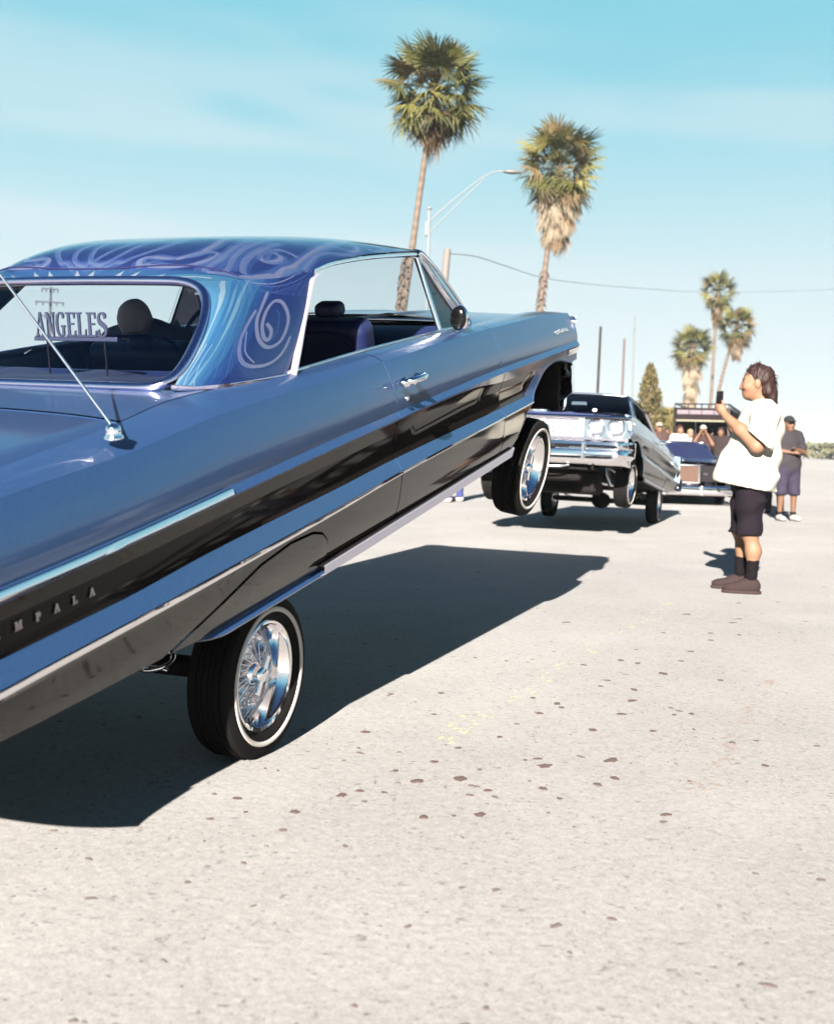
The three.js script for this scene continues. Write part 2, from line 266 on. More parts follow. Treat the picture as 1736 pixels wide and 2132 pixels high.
// greenhouse
const WIN = [[.422, .937, .797], [.53, 1.02, .768], [.627, 1.097, .740], [.74, 1.185, .710], [.82, 1.248, .690], [.852, 1.270, .683], [.91, 1.283, .679], [1.02, 1.298, .673], [1.14, 1.309, .668], [1.32, 1.318, .664], [1.5, 1.324, .662], [1.8, 1.327, .661], [2.05, 1.327, .661], [2.085, 1.318, .664], [2.168, 1.201, .704], [2.286, 1.070, .749], [2.385, .960, .785]].map(p => V(...p));
const LEAN = .042;                                        // the traced right-hand outlines include the body's lean; take it out
WIN.forEach(p => { const y = p.y, z = p.z; p.y = y + LEAN * (z - .95); p.z = z - LEAN * (y - .6); });
const roofEdge = smooth([[.34, 1.268], [.45, 1.264], [.6, 1.264], [.8, 1.274], [.9, 1.288], [1.02, 1.308], [1.14, 1.321], [1.32, 1.331], [1.5, 1.337], [1.8, 1.340], [2.05, 1.338], [2.12, 1.328]]);
const roofHalf = smooth([[.34, .440], [.38, .51], [.45, .568], [.55, .610], [.7, .645], [.85, .663], [.95, .663], [1.14, .657], [1.5, .650], [2.05, .645], [2.12, .643]]);
const roofMid = smooth([[.34, 1.277], [.37, 1.310], [.42, 1.350], [.50, 1.384], [.62, 1.407], [.8, 1.421], [1.05, 1.425], [1.35, 1.423], [1.65, 1.414], [1.9, 1.395], [2.05, 1.375], [2.12, 1.352]]);
function roofAt(x, v) { const a = Math.abs(v), h = roofHalf(x), e = roofEdge(x), m = roofMid(x); const n = lerp(3.0, 4.2, sstep(.40, .9, x)); return V(x, e + (m - e) * (1 - Math.pow(a, n)), v * h); }
// rear corner panel between side window and rear window
const SAIL_TOP = (t) => { const x = lerp(.905, .34, Math.pow(t, .9)); return V(x, roofEdge(x), roofHalf(x)); };
const sailBase = new THREE.CatmullRomCurve3([V(.415, .932, .786), V(.25, .934, .770), V(.08, .937, .740), V(-.03, .941, .690), V(-.075, .947, .642)], false, 'centripetal');
const backCurve = new THREE.CatmullRomCurve3([V(.34, 1.268, .440), V(.325, 1.252, .505), V(.298, 1.226, .550), V(.245, 1.180, .584), V(.18, 1.122, .606), V(.06, 1.038, .630), V(-.075, .947, .642)], false, 'centripetal');
function sailAt(t, s, sg = 1) {                           // t 0 at the side window .. 1 at the rear window, s 0 top .. 1 base
  const a = SAIL_TOP(t), b = sailBase.getPoint(t), p = a.lerp(b, s); const k = Math.sin(Math.PI * s) * (0.012 + 0.034 * t ** 2); const n = V(-t, .15, 1 - .55 * t).normalize(); p.addScaledVector(n, k * (1 - t ** 3)); { const q = backCurve.getPoint(s).sub(SAIL_TOP(1).lerp(sailBase.getPoint(1), s)); p.addScaledVector(q, t ** 2.5); } p.z *= sg; return p;
}
const backEdge = (s) => sailAt(1, s);                     // right edge of the rear window
function backGlassAt(u, v, inset = 0) {                   // u -1..1 across, v 0 top .. 1 bottom
  const e = backEdge(v), a = Math.abs(u); const bow = (1 - a * a); const x = e.x - 0.02 * bow * (1 - v) - .03 * bow * v + inset, y = e.y + bow * lerp(.005, .004, v); return V(x, y, e.z * u);
}
const windTop = (u) => V(2.10 + .035 * (1 - u * u), 1.333 + .020 * (1 - u * u), .63 * u), windBase = (u) => V(2.43 + .20 * (1 - u * u), .966, .765 * u);
// paint patterns on the roof
function swirl(c, pts, w, colr, closed) { c.strokeStyle = colr; c.lineWidth = w; c.lineCap = 'round'; c.lineJoin = 'round'; c.beginPath(); const n = pts.length; c.moveTo(pts[0][0], pts[0][1]); for (let i = 0; i < n - 1; i++) { const p0 = pts[Math.max(0, i - 1)], p1 = pts[i], p2 = pts[i + 1], p3 = pts[Math.min(n - 1, i + 2)]; c.bezierCurveTo(p1[0] + (p2[0] - p0[0]) / 6, p1[1] + (p2[1] - p0[1]) / 6, p2[0] - (p3[0] - p1[0]) / 6, p2[1] - (p3[1] - p1[1]) / 6, p2[0], p2[1]); } c.stroke(); }
function speckle(c, w, h, seed, a) { const r = rng(seed); for (let i = 0; i < w * h / 60; i++) { c.fillStyle = r() > .5 ? `rgba(190,215,255,${a * r()})` : `rgba(5,10,60,${a * r()})`; c.fillRect(r() * w, r() * h, 1.6, 1.6); } }
const roofTex = canvasTex(2048, 1024, (c, w, h) => {
  c.fillStyle = '#2b489c'; c.fillRect(0, 0, w, h);
  const r = rng(5);
  for (let i = 0; i < 90; i++) { c.fillStyle = `rgba(${r() > .5 ? '70,120,200' : '18,30,104'},0.10)`; c.beginPath(); c.ellipse(r() * w, r() * h, 90 + 260 * r(), 16 + 40 * r(), (r() - .5) * 1.2, 0, 7); c.fill(); }
  for (const sgn of [1, -1]) {
    const q = (x, v) => [(x - .3) / 1.85 * w, (v * sgn * .5 + .5) * h];
    // a bundle of soft parallel strokes along one sweep
    const bundle = (pts, wd, cols) => cols.forEach((cl, k) => { const o = (k - (cols.length - 1) / 2) * wd * .014; swirl(c, pts.map(([x, v], i) => q(x + o * .55 * (1 + .3 * Math.sin(i * 1.7 + k)), v + o * (1 + .35 * Math.cos(i * 1.3 + k)))), wd * (k % 2 ? 12 : 9), cl); });
    // band over the rear window: turquoise with pale licks
    c.fillStyle = '#3577ba'; c.beginPath(); c.moveTo(...q(.30, 0)); for (const [x, v] of [[.372, 0], [.372, .4], [.385, .7], [.42, .86], [.52, .97], [.60, 1], [.30, 1]]) c.lineTo(...q(x, v)); c.fill();
    c.fillStyle = '#5aa6d6'; c.beginPath(); c.moveTo(...q(.30, 0)); for (const [x, v] of [[.345, 0], [.350, .12], [.343, .2], [.352, .34], [.345, .46], [.356, .62], [.36, .74], [.40, .88], [.48, 1], [.30, 1]]) c.lineTo(...q(x, v)); c.fill();
    for (const v of [.04, .30, .44, .66]) { c.fillStyle = '#c9dcec'; c.beginPath(); c.moveTo(...q(.333, v - .07)); c.quadraticCurveTo(...q(.345, v - .01), ...q(.369, v + .045)); c.quadraticCurveTo(...q(.350, v + .035), ...q(.336, v + .09)); c.fill(); }
    swirl(c, [[.336, 0], [.338, .3], [.342, .6], [.352, .8], [.40, .95]].map(p => q(...p)), 9, '#d5e5f1');
    const L1 = ['rgba(84,124,206,.75)', 'rgba(168,178,224,.95)', 'rgba(110,150,218,.7)'], L2 = ['rgba(96,138,212,.7)', 'rgba(140,168,224,.85)', 'rgba(80,118,200,.6)'];
    bundle([[.43, .87], [.459, .916], [.50, .972], [.578, .983], [.69, .975], [.832, .95], [.973, .916], [1.137, .874], [1.36, .808], [1.6, .74]], 1.7, L1);
    bundle([[.886, .895], [.884, .841], [.846, .795], [.757, .799], [.69, .849], [.705, .885], [.765, .891], [.809, .858], [.800, .822]], 1.5, L1);
    bundle([[.53, .935], [.541, .916], [.601, .849], [.69, .791], [.802, .757], [.95, .735]], 1.8, L2);
    bundle([[.395, .47], [.388, .423], [.414, .381], [.437, .423], [.44, .523], [.459, .607], [.519, .64], [.668, .582], [.80, .50]], 1.8, L1);
    bundle([[.392, .506], [.402, .657], [.437, .732], [.511, .741], [.571, .715], [.566, .655], [.489, .623], [.452, .605]], 1.7, L1);
    bundle([[.43, .84], [.444, .824], [.534, .774], [.66, .699], [.742, .665], [.95, .58]], 1.8, L2);
    bundle([[.47, .90], [.511, .866], [.601, .782], [.72, .715], [.832, .682], [1.1, .60]], 1.6, L2);
    bundle([[.375, .14], [.40, .20], [.407, .272], [.489, .372], [.578, .381], [.75, .34]], 1.7, L2);
    bundle([[.377, .021], [.407, .146], [.467, .197], [.563, .197], [.75, .17]], 1.6, L2);
    bundle([[.385, -.105], [.407, .013], [.474, .071], [.563, .096], [.75, .06]], 1.6, L2);
    bundle([[.66, .99], [.727, .958], [.802, .95], [.913, .925], [1.055, .891], [1.219, .855], [1.286, .868], [1.323, .95], [1.405, .945], [1.472, .891], [1.465, .83], [1.38, .82]], 1.5, L1);
    bundle([[.84, .985], [.899, .967], [1.025, .933], [1.129, .933], [1.204, .967], [1.323, .992]], 1.4, L2);
    bundle([[1.53, .95], [1.576, .985], [1.681, .958], [1.718, .908], [1.65, .88]], 1.4, L1);
    bundle([[1.60, .99], [1.777, .985], [1.934, .958], [2.05, .92]], 1.4, L2);
    bundle([[.9, .48], [1.1, .52], [1.3, .46], [1.34, .36], [1.22, .30], [1.14, .36], [1.18, .42]], 2.0, L1);
    bundle([[1.3, .66], [1.5, .70], [1.7, .64], [1.74, .52], [1.6, .46], [1.52, .54]], 2.0, L1);
    bundle([[.8, .24], [1.0, .18], [1.3, .2], [1.6, .12], [1.95, .2]], 2.0, L2);
    bundle([[1.7, .42], [1.85, .44], [1.98, .36], [1.9, .28], [1.8, .31]], 1.8, L1);
  }
  speckle(c, w, h, 8, 0.26);
});
const sailTex = canvasTex(1024, 1024, (c, w, h) => {
  const f = (x, y) => { const xr = 1580 - (y - 370) * .218, xl = y < 480 ? 1000 : 1010 - (y - 480) * .346; return [(xr - x) / (xr - xl) * w, (y - 380) / 560 * h]; };
  c.fillStyle = '#20399080'.slice(0, 7); c.fillRect(0, 0, w, h);
  const poly = (pts, s) => { c.fillStyle = s; c.beginPath(); pts.forEach((p, i) => i ? c.lineTo(...p) : c.moveTo(...p)); c.fill(); };
  // turquoise bands that follow the rear window
  const band = (a, b, s) => { const A = [], B = []; for (let i = 0; i <= 40; i++) { const y = i / 40, cv = .10 * Math.pow(1 - y, 3) - .05 * sstep(.75, 1, y); A.push([(a - cv + .010 * Math.sin(y * 9 + a * 9)) * w, y * h]); B.push([(b - cv * (b < 1 ? 1 : 0) + .010 * Math.sin(y * 8 + b * 7)) * w, y * h]); } poly(A.concat(B.reverse()), s); };
  band(.50, 1.2, '#2b58ac'); band(.57, 1.2, '#2f66b4'); band(.64, 1.2, '#3f86c8'); band(.71, 1.2, '#4a96d0'); band(.755, .785, '#8cc6e8'); band(.80, 1.2, '#3f8fd0'); band(.83, .845, '#7cb8e2'); band(.885, 1.2, '#58a8de'); band(.925, .955, '#b4dcf2'); band(.965, 1.2, '#66b2e2');
  const ln = '#a8afdb';
  swirl(c, [[1290, 470], [1262, 560], [1240, 640], [1262, 730], [1320, 776], [1388, 745], [1418, 640], [1385, 545], [1335, 525], [1290, 580], [1272, 660], [1290, 725], [1318, 735], [1325, 690], [1300, 655]].map(a => f(...a)), 33, ln);
  swirl(c, [[1225, 590], [1190, 660], [1165, 740], [1180, 810], [1235, 858], [1330, 862], [1400, 820], [1440, 740]].map(a => f(...a)), 30, ln);
  swirl(c, [[1190, 700], [1205, 790], [1260, 845]].map(a => f(...a)), 12, ln);
  swirl(c, [[1345, 580], [1365, 610], [1358, 690], [1338, 730]].map(a => f(...a)), 8, '#5d76c4');
  swirl(c, [[1000, 790], [965, 850], [985, 920], [1060, 955], [1180, 950]].map(a => f(...a)), 9, '#a9d2ee');
  swirl(c, [[955, 800], [925, 870], [915, 930], [960, 962], [1050, 950]].map(a => f(...a)), 10, '#c4e2f4');
  swirl(c, [[1190, 430], [1210, 520], [1180, 560]].map(a => f(...a)), 8, '#5f92d2');
  swirl(c, [[1110, 330], [1190, 395], [1300, 415], [1420, 390], [1540, 330]].map(a => f(...a)), 14, ln);
  swirl(c, [[1150, 370], [1250, 425], [1400, 430], [1560, 380]].map(a => f(...a)), 9, '#6f86cc');
  for (let i = 0; i < 9; i++) swirl(c, [[1235 + i * 38, 385 + i * 4], [1200 + i * 34, 430 + i * 9], [1270 + i * 30, 470 + i * 3], [1400 + i * 20, 455 - i * 6]].map(a => f(...a)), 5 + (i % 3) * 3, ['rgba(96,130,206,.5)', 'rgba(140,150,212,.5)', 'rgba(70,104,190,.6)'][i % 3]);
  for (let i = 0; i < 6; i++) swirl(c, [[1165 - i * 7, 690 + i * 12], [1190, 800 + i * 11], [1260, 880 + i * 7], [1370, 880 + i * 6], [1460, 830 + i * 9]].map(a => f(...a)), 5, ['rgba(84,116,200,.6)', 'rgba(120,150,214,.5)'][i % 2]);
  for (let i = 0; i < 7; i++) swirl(c, [[1120 + i * 11, 380], [1142 + i * 10, 470], [1108 + i * 13, 620], [1062 + i * 15, 780], [1040 + i * 20, 900]].map(a => f(...a)), 3 + (i % 3) * 2, ['rgba(120,180,226,.5)', 'rgba(64,120,200,.6)', 'rgba(150,190,232,.45)'][i % 3]);
  for (let i = 0; i < 5; i++) swirl(c, [[1200 + i * 14, 440], [1228 + i * 9, 560], [1170 + i * 5, 690], [1130 + i * 8, 820], [1180 + i * 16, 905]].map(a => f(...a)), 4, 'rgba(84,120,200,.45)');
  swirl(c, [[1480, 480], [1500, 600], [1450, 720], [1420, 860]].map(a => f(...a)), 7, '#4a67bd');
  speckle(c, w, h, 9, 0.24);
});

function wheelParts(parent, pos, sg, mats, steer = 0, camber = 0, spin = 0) {   // wheel (tyre mesh) > whitewall, rim, spokes, knock_off; axle along z, outer face towards sg*z
  const prof = []; const rT = 0.281, rB = 0.185, hw = 0.083;
  const push = (r, z) => prof.push(new THREE.Vector2(r, z));
  push(rB, -hw * .72); push(.215, -hw * .98); push(.25, -hw * 1.0); push(.272, -hw * .88); push(rT - .003, -hw * .70); for (const k of [-.55, -.3, -.05, .2, .45]) { push(rT, hw * (k - .05)); push(rT, hw * (k + .09)); push(rT - .007, hw * (k + .095)); push(rT - .007, hw * (k + .145)); } push(rT - .003, hw * .70); push(.272, hw * .88); push(.25, hw * 1.0); push(.215, hw * .98); push(rB, hw * .72);
  const lat = (pts, n = 56) => { const g = new THREE.LatheGeometry(pts, n); g.rotateX(Math.PI / 2); if (sg < 0) g.rotateY(Math.PI); return g; };
  const tyre = part('wheel', crease(lat(prof), .6), mats.tyre, parent);
  tyre.position.copy(pos); tyre.rotation.set(0, -steer, 0); tyre.rotateX(camber); tyre.rotateZ(spin);
  const P = (a) => a.map(([r, z]) => new THREE.Vector2(r, z));
  part('whitewall', lat(P([[.219, hw * .97], [.221, hw * 1.03], [.233, hw * 1.05], [.236, hw * 1.0]])), mats.whitewall, tyre);
  part('rim', crease(lat(P([[.04, -.078], [.12, -.080], [.145, -.070], [.150, -.050], [.152, -.020], [.156, .004], [.162, .016], [.165, .038], [.173, .048], [.177, .063], [.186, .067], [.193, .062], [.193, .05], [.186, .045], [.186, -.07]])), .7), mats.chrome, tyre);
  const sp = []; for (let i = 0; i < 40; i++) { const a = i / 40 * 6.2832, b = a + (i % 2 ? .42 : -.42); const z0 = i % 2 ? .020 : -.020; sp.push(bar(V(Math.cos(a) * .046, Math.sin(a) * .046, z0 * sg), V(Math.cos(b) * .150, Math.sin(b) * .150, (i % 4 < 2 ? -.040 : -.062) * sg), .0026, .0026, 5)); }
  part('spokes', merge(sp), M.chromeDull, tyre);
  part('hub', crease(lat(P([[.002, .034], [.030, .034], [.040, .026], [.046, .010], [.048, -.04], [.052, -.08]]), 28), .6), mats.chrome, tyre);
  const kn = [lat(P([[.002, .064], [.022, .062], [.030, .050], [.033, .032]]), 20)]; for (const a of [0.5, 0.5 + Math.PI]) { const g = box(.060, .030, .018, .044, 0, .050 * sg, .008); g.rotateZ(a); kn.push(g); }
  part('knock_off', merge(kn), mats.chrome, tyre);
  return tyre;
}

function makeHardtop(name, label, category, mats, pose, wheels) {
  const T = thing(name, label, category);
  const cp = Math.cos(pose.psi), s = Math.sin(pose.psi), cf = Math.cos(pose.phi), sf = Math.sin(pose.phi);
  const fx = V(s * cf, sf, -cp * cf), rz0 = V(cp, 0, s), up0 = rz0.clone().cross(fx);
  const rz = rz0.clone().multiplyScalar(Math.cos(pose.kap)).addScaledVector(up0, -Math.sin(pose.kap)), up = up0.clone().multiplyScalar(Math.cos(pose.kap)).addScaledVector(rz0, Math.sin(pose.kap));
  const mtx = new THREE.Matrix4().makeBasis(fx, up, rz); mtx.setPosition(W3(...pose.o));
  mtx.decompose(T.position, T.quaternion, T.scale);
  T.updateMatrixWorld(true);
  const xsQ = [...span(-1.42, -.6, 20), ...span(-.575, .425, 50).slice(1), ...span(.44, 1.027, 16)], xsD = span(1.034, 2.361, 40), xsF = [...span(2.369, 2.575, 6), ...span(2.59, 3.0, 34), ...span(3.03, 3.89, 44)];
  const up1 = ['S', .12, .3, .55, .8, 'C1', 'C2', 'CT'];
  const yOf = (k) => typeof k === 'number' ? (x) => lerp(ROW.S(x), ROW.C1(x), k) : ROW[k];
  const upper = up1.map(yOf), L = (f, g, t) => (x) => lerp(f(x), g(x), t);
  const coveRows = [ROW.CT, L(ROW.CT, ROW.F1, .35), L(ROW.CT, ROW.F1, .75), ROW.F1];
  const low = [ROW.F3, () => .40, () => .34, (x) => Math.max(.29, ROW.RT(x) + .004), ROW.RT].map(f => f);
  const lowQ = [ROW.F3, () => .40, () => .34, () => .30, curve([[-1.42, .312], [-1.089, .287], [-.567, .262], [.43, .236], [1.1, .236]])];
  const skirtClip = (x) => Math.max(SKIRT_TOP(x), -1);
  for (const sg of [1, -1]) {
    // rear quarter
    const q = part('quarter_panel', merge([bandPatch(sg, xsQ, upper), topPatch(sg, xsQ), bandPatch(sg, xsQ, [ROW.F1, ROW.F2])]), mats.side, T);
    part('cove_panel', bandPatch(sg, xsQ, coveRows), mats.cove, q);
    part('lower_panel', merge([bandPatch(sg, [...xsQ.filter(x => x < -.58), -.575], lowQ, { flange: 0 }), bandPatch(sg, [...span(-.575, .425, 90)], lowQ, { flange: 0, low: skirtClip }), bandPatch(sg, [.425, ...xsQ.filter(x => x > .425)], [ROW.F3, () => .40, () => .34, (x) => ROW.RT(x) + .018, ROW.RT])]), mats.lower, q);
    part('upper_moulding', moulding(span(-1.41, -.245, 24).map(x => V(x, ROW.C1(x) + .001, sg * (zc(x) - .006))), (i, p) => V(0, -.024, sg * .008), () => V(0, .25, sg), .005), mats.chrome, q);
    // fender skirt in the wheel opening
    const gap = .010, xs = span(-.560, .404, 70);
    const sTop = (x) => Math.min(SKIRT_TOP(clamp(x, -.56, .407)) - gap, ROW.F3(x) - .004);
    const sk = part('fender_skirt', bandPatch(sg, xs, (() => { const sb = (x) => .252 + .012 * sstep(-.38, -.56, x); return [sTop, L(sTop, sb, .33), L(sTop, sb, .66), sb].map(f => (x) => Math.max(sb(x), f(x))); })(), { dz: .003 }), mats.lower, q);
    part('skirt_lip', crease(grid(40, 3, (u, v) => { const x = lerp(-.47, .404, u), yb = .251 + .010 * sstep(-.34, -.47, x), k = sstep(-.47, -.25, x); return [x, yb - [0, .017, .024, .020][Math.round(v * 3)] * k, sg * (zAt(x, .24) + [.003, .024, .020, -.02][Math.round(v * 3)] * k)]; }, null, sg < 0), .5), mats.side, sk);
    // door
    const d = part('door', merge([bandPatch(sg, xsD, upper), topPatch(sg, xsD), bandPatch(sg, xsD, [ROW.F1, ROW.F2])]), mats.side, T);
    part('cove_panel', bandPatch(sg, xsD, coveRows), mats.cove, d);
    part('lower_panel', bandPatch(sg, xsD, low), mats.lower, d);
    // front fender, with the darker cove panel ending in a slanted tip ahead of the door
    const covEnd = (y) => lerp(2.79, 2.946, clamp((y - .555) / .10, 0, 1)) - .03 * sstep(.64, .675, y);
    const covPatch = (x0, x1f, rev) => grid(26, 8, (u, v) => { const yy = (x) => lerp(ROW.CT(x), ROW.F1(x), v); let x = lerp(x0, x1f(lerp(.675, .545, v)), u); if (rev) x = lerp(x1f(lerp(.675, .545, v)), Math.min(3.89, xFront(.69)), u); const y = Math.max(yy(x), FRONT_ARCH(x)); return [x, y, sg * zAt(x, y)]; }, null, sg < 0);
    const fe = part('front_fender', merge([bandPatch(sg, xsF, upper, { xf: true, low: FRONT_ARCH }), topPatch(sg, span(2.369, 3.855, 40)), bandPatch(sg, xsF, [ROW.F1, ROW.F2], { low: FRONT_ARCH }), crease(covPatch(2.369, covEnd, true), .4)]), mats.side, T);
    part('cove_panel', crease(covPatch(2.369, covEnd, false), .4), mats.cove, fe);
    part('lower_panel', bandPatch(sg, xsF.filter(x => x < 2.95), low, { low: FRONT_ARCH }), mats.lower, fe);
    part('arch_lip', moulding([...span(2.60, 3.62, 50)].map(x => V(x, FRONT_ARCH(x), sg * (zAt(x, FRONT_ARCH(x)) - .004))), (i, p) => { const e = .01, t = (FRONT_ARCH(p.x + e) - FRONT_ARCH(p.x - e)) / (2 * e); return V(-t, 1, 0).normalize().multiplyScalar(.016); }, () => V(0, .2, sg), .006), mats.side, fe);
    part('fender_script', merge([...span(0, 7, 7).map(i => { const x = 3.42 + i * .036; return box(.022, .012 + .006 * (i % 3), .005, x, .838 - .004 * (i % 2), sg * (zAt(x, .838) + .002), .003); }), tube([V(3.40, .826, sg * (zAt(3.4, .826) + .002)), V(3.71, .828, sg * (zAt(3.71, .828) + .002))], .003, 8, 5)]), mats.chromeDull, fe);
    part('bezel_side', crease(grid(10, 6, (u, v) => { const x = lerp(3.60 + .05 * v, 3.868 - .05 * v, u), y = lerp(.715, .645, v); return [x, y, sg * (zAt(x, y) + .006 - .02 * v * v)]; }, null, sg < 0), .4), mats.chrome, fe);
    // thin lower moulding in three lengths
    for (const [P, a, b] of [[q, -1.42, 1.027], [d, 1.034, 2.361], [fe, 2.369, 2.86]]) part('side_moulding', moulding(span(a, b, 30).map(x => V(x, ROW.F3(x), sg * (zc(x) - .003))), (i, p) => V(0, ROW.F2(p.x) - ROW.F3(p.x), 0), () => V(0, 0, sg), .007), mats.chrome, P);
    // wide bright rocker moulding
    part('rocker_moulding', crease(grid(40, 7, (u, v) => { const x = lerp(.372 - .02 * v, 2.60 - .09 * v, u); const a = ROW.RT(x), b = ROW.RB(x); const y = lerp(a, b, v); const bul = .012 * sstep(0, .12, v); return [x, y, sg * (zc(x) - .036 + bul + .008 * v - .030 * sstep(.86, 1, v))]; }, (u, v, p) => [p[0] * 4, v], sg < 0), .4), mats.rocker, T);
    part('rocker_sill', merge([grid(20, 1, (u, v) => { const x = lerp(.35, 2.50, u); return [x, ROW.RB(x), sg * (zc(x) - .05 - .25 * v)]; }), grid(20, 1, (u, v) => { const x = lerp(.35, 2.55, u); return [x, ROW.RT(x) + .001, sg * (zc(x) - .075 + .05 * v)]; })]), M.under, T);
    // rear corner panel, pillars, window trim
    part('roof_pillar', crease(grid(22, 22, (u, v) => sailAt(u, v, sg).toArray(), (u, v) => [u, 1 - v], sg < 0), .5), mats.sail, T);
    const W = WIN.map(p => V(p.x, p.y, sg * p.z));
    const c3 = (ps, n) => new THREE.CatmullRomCurve3(ps, false, 'centripetal').getPoints(n);
    part('window_trim', moulding(c3(W.slice(0, 7), 24).map(p => V(p.x + .012, p.y, p.z + sg * .024)), () => V(-.026, -.004, sg * .004), () => V(.1, .1, sg), .012), mats.rocker, T);
    part('drip_rail', moulding(c3(W.slice(5, 13), 40), () => V(0, .022, -sg * .004), () => V(0, .2, sg), .008), mats.chrome, T);
    part('windscreen_pillar', moulding(c3([W[12], ...W.slice(13)], 26), (i, p) => V(.048, .030, -sg * .006), () => V(.2, .2, sg), .010), mats.chrome, T);
    part('windscreen_pillar', crease(grid(12, 2, (u, v) => { const a = c3(W.slice(13), 12)[Math.round(u * 12)].clone().add(V(.036, .024, -sg * .004)), b = windTop(sg).lerp(windBase(sg), u); return a.lerp(b, v).toArray(); }), .5), mats.side, T);
    // vent window: post, frame and pane
    const vt = V(2.035, 1.306, sg * .634), vb = V(1.990, .956, sg * .767);
    const vp = part('vent_window', merge([moulding([vt, vt.clone().lerp(vb, .5), vb], () => V(.026, 0, 0), () => V(0, .25, sg), .010), tube([vt.clone().add(V(.03, -.01, 0)), V(2.10, 1.278, sg * .643), V(2.19, 1.15, sg * .692), V(2.28, 1.042, sg * .731), V(2.35, .966, sg * .763), vb.clone().add(V(.02, .008, 0))], .009, 40, 6)]), mats.chrome, T);
    part('pane', grid(1, 1, (u, v) => { const a = vt.clone().add(V(.022, -.012, 0)).lerp(V(2.075, 1.298, sg * .637), u), b = vb.clone().add(V(.022, .01, 0)).lerp(V(2.35, .966, sg * .762), u); return a.lerp(b, v).toArray(); }), M.glassDark, vp);
    part('vent_latch', box(.03, .018, .02, 2.15, 1.132, sg * .682, .005), M.chrome, vp);
    part('window_sill', moulding(span(.43, 2.36, 40).map(x => V(x, BELT.y(x) - .002, sg * (BELT.z(x) - .004))), () => V(0, .012, -sg * .006), () => V(0, .6, sg * .6), .005), mats.chromeDull, T);
    part('pillar_moulding', moulding(c3([V(.43, .924, sg * .794), V(.25, .926, sg * .779), V(.08, .929, sg * .751), V(-.035, .933, sg * .700), V(-.085, .941, sg * .645)], 26), () => V(0, .020, 0), (i) => V(-.3 - i / 40, .2, sg * (1 - i / 40)).normalize(), .007), mats.trim, T);
    // inner trim
    part('door_trim', merge([grid(30, 6, (u, v) => { const x = lerp(.45, 2.40, u); return [x, lerp(.93, .30, v), sg * (.735 - .02 * Math.sin(v * 9))]; }, null, sg > 0), box(.5, .05, .06, 1.55, .66, sg * .70, .02)]), mats.trimInner, T);
    const h = part('door_handle', merge([tube([V(1.062, .836, sg * .968), V(1.075, .842, sg * .998), V(1.13, .846, sg * 1.010), V(1.20, .846, sg * .998), V(1.216, .838, sg * .966)], .014, 24, 8), ball(.032, .022, .024, 1.068, .834, sg * .966), ball(.026, .020, .020, 1.206, .837, sg * .963), ball(.016, .016, .014, 1.085, .838, sg * .995), box(.175, .010, .010, 1.14, .826, sg * .962, .004)]), M.chrome, d);
    part('door_lock', ball(.012, .012, .010, 1.088, .768, sg * .962), M.chrome, d);
  }
  // door mirror on the right
  {
    const m = part('door_mirror', merge([(() => { const g = ball(.030, .062, .046, 0, 0, 0, 20); g.rotateZ(-.12); g.translate(2.02, 1.020, .858); return g; })(), tube([V(2.07, .952, .82), V(2.06, .972, .838), V(2.035, .985, .852)], .012, 10, 8), box(.09, .012, .05, 2.075, .955, .818, .005)]), M.chrome, T);
    part('mirror_glass', (() => { const g = ball(.016, .056, .041, 0, 0, 0, 20); g.rotateZ(-.12); g.translate(2.000, 1.021, .858); return g; })(), phys({ color: col(.002, .002, .002), roughness: .12, ior: 1.3 }), m);  // near-black glass: the mirror's dark reflection is put into its colour
  }
  // roof
  part('roof', crease(grid(70, 40, (u, v) => roofAt(lerp(.34, 2.12, u), v * 2 - 1).toArray(), (u, v, p) => [(p[0] - .3) / 1.85, 1 - v], true), .6), mats.roof, T);
  part('roof_seam', tube(span(-1, 1, 40).map(v => { const x = .372 + .30 * Math.pow(Math.abs(v), 3) * .4; const p = roofAt(x, v * .96); p.y += .001; return p; }), .0035, 60, 5), mats.seam, T);
  part('headliner', crease(grid(30, 20, (u, v) => { const p = roofAt(lerp(.40, 2.08, u), (v * 2 - 1) * .97); p.y -= .035; return p.toArray(); }), .6), M.black, T);
  for (const sg of [1, -1]) part('pillar_lining', grid(12, 12, (u, v) => { const p = sailAt(lerp(.06, .97, u), v, 1); p.x += .03 * u; p.z -= .03; p.z *= sg; return p.toArray(); }), M.black, T);
  // rear window
  const bg = part('rear_window', crease(grid(24, 12, (u, v) => backGlassAt(u * 2 - 1, v, .012).toArray(), null, true), .6), M.glassTint, T);
  const edge = [...span(-1, 1, 40).map(u => backGlassAt(u, 0)), ...span(.05, .95, 16).map(v => backGlassAt(1, v)), ...span(1, -1, 40).map(u => backGlassAt(u, 1)), ...span(.95, .05, 16).map(v => backGlassAt(-1, v))];
  // round the corners of the trim
  for (let it = 0; it < 3; it++) { const c0 = edge.map(p => p.clone()); edge.forEach((p, i) => p.copy(c0[(i + c0.length - 1) % c0.length]).add(c0[(i + 1) % c0.length]).multiplyScalar(.25).addScaledVector(c0[i], .5)); }
  part('window_trim', tube(edge.map((p, i) => { const q = edge[(i + edge.length - 2) % edge.length].clone().add(edge[(i + 2) % edge.length]).multiplyScalar(.25).addScaledVector(p, .5); q.x -= .006; return q; }), .017, 260, 8, true), mats.trim, bg);
  part('window_trim', tube(edge.map((p, i) => { const q = edge[(i + edge.length - 2) % edge.length].clone().add(edge[(i + 2) % edge.length]).multiplyScalar(.25).addScaledVector(p, .5); q.x += .010; q.y *= .9985; q.z *= .972; return q; }), .010, 260, 6, true), M.black, bg);
  // deck: panel under the rear window and boot lid
  const deckY = (x, z) => BELT.y(x) + .020 * (1 - (z / .75) ** 2) * sstep(.1, -.5, x);
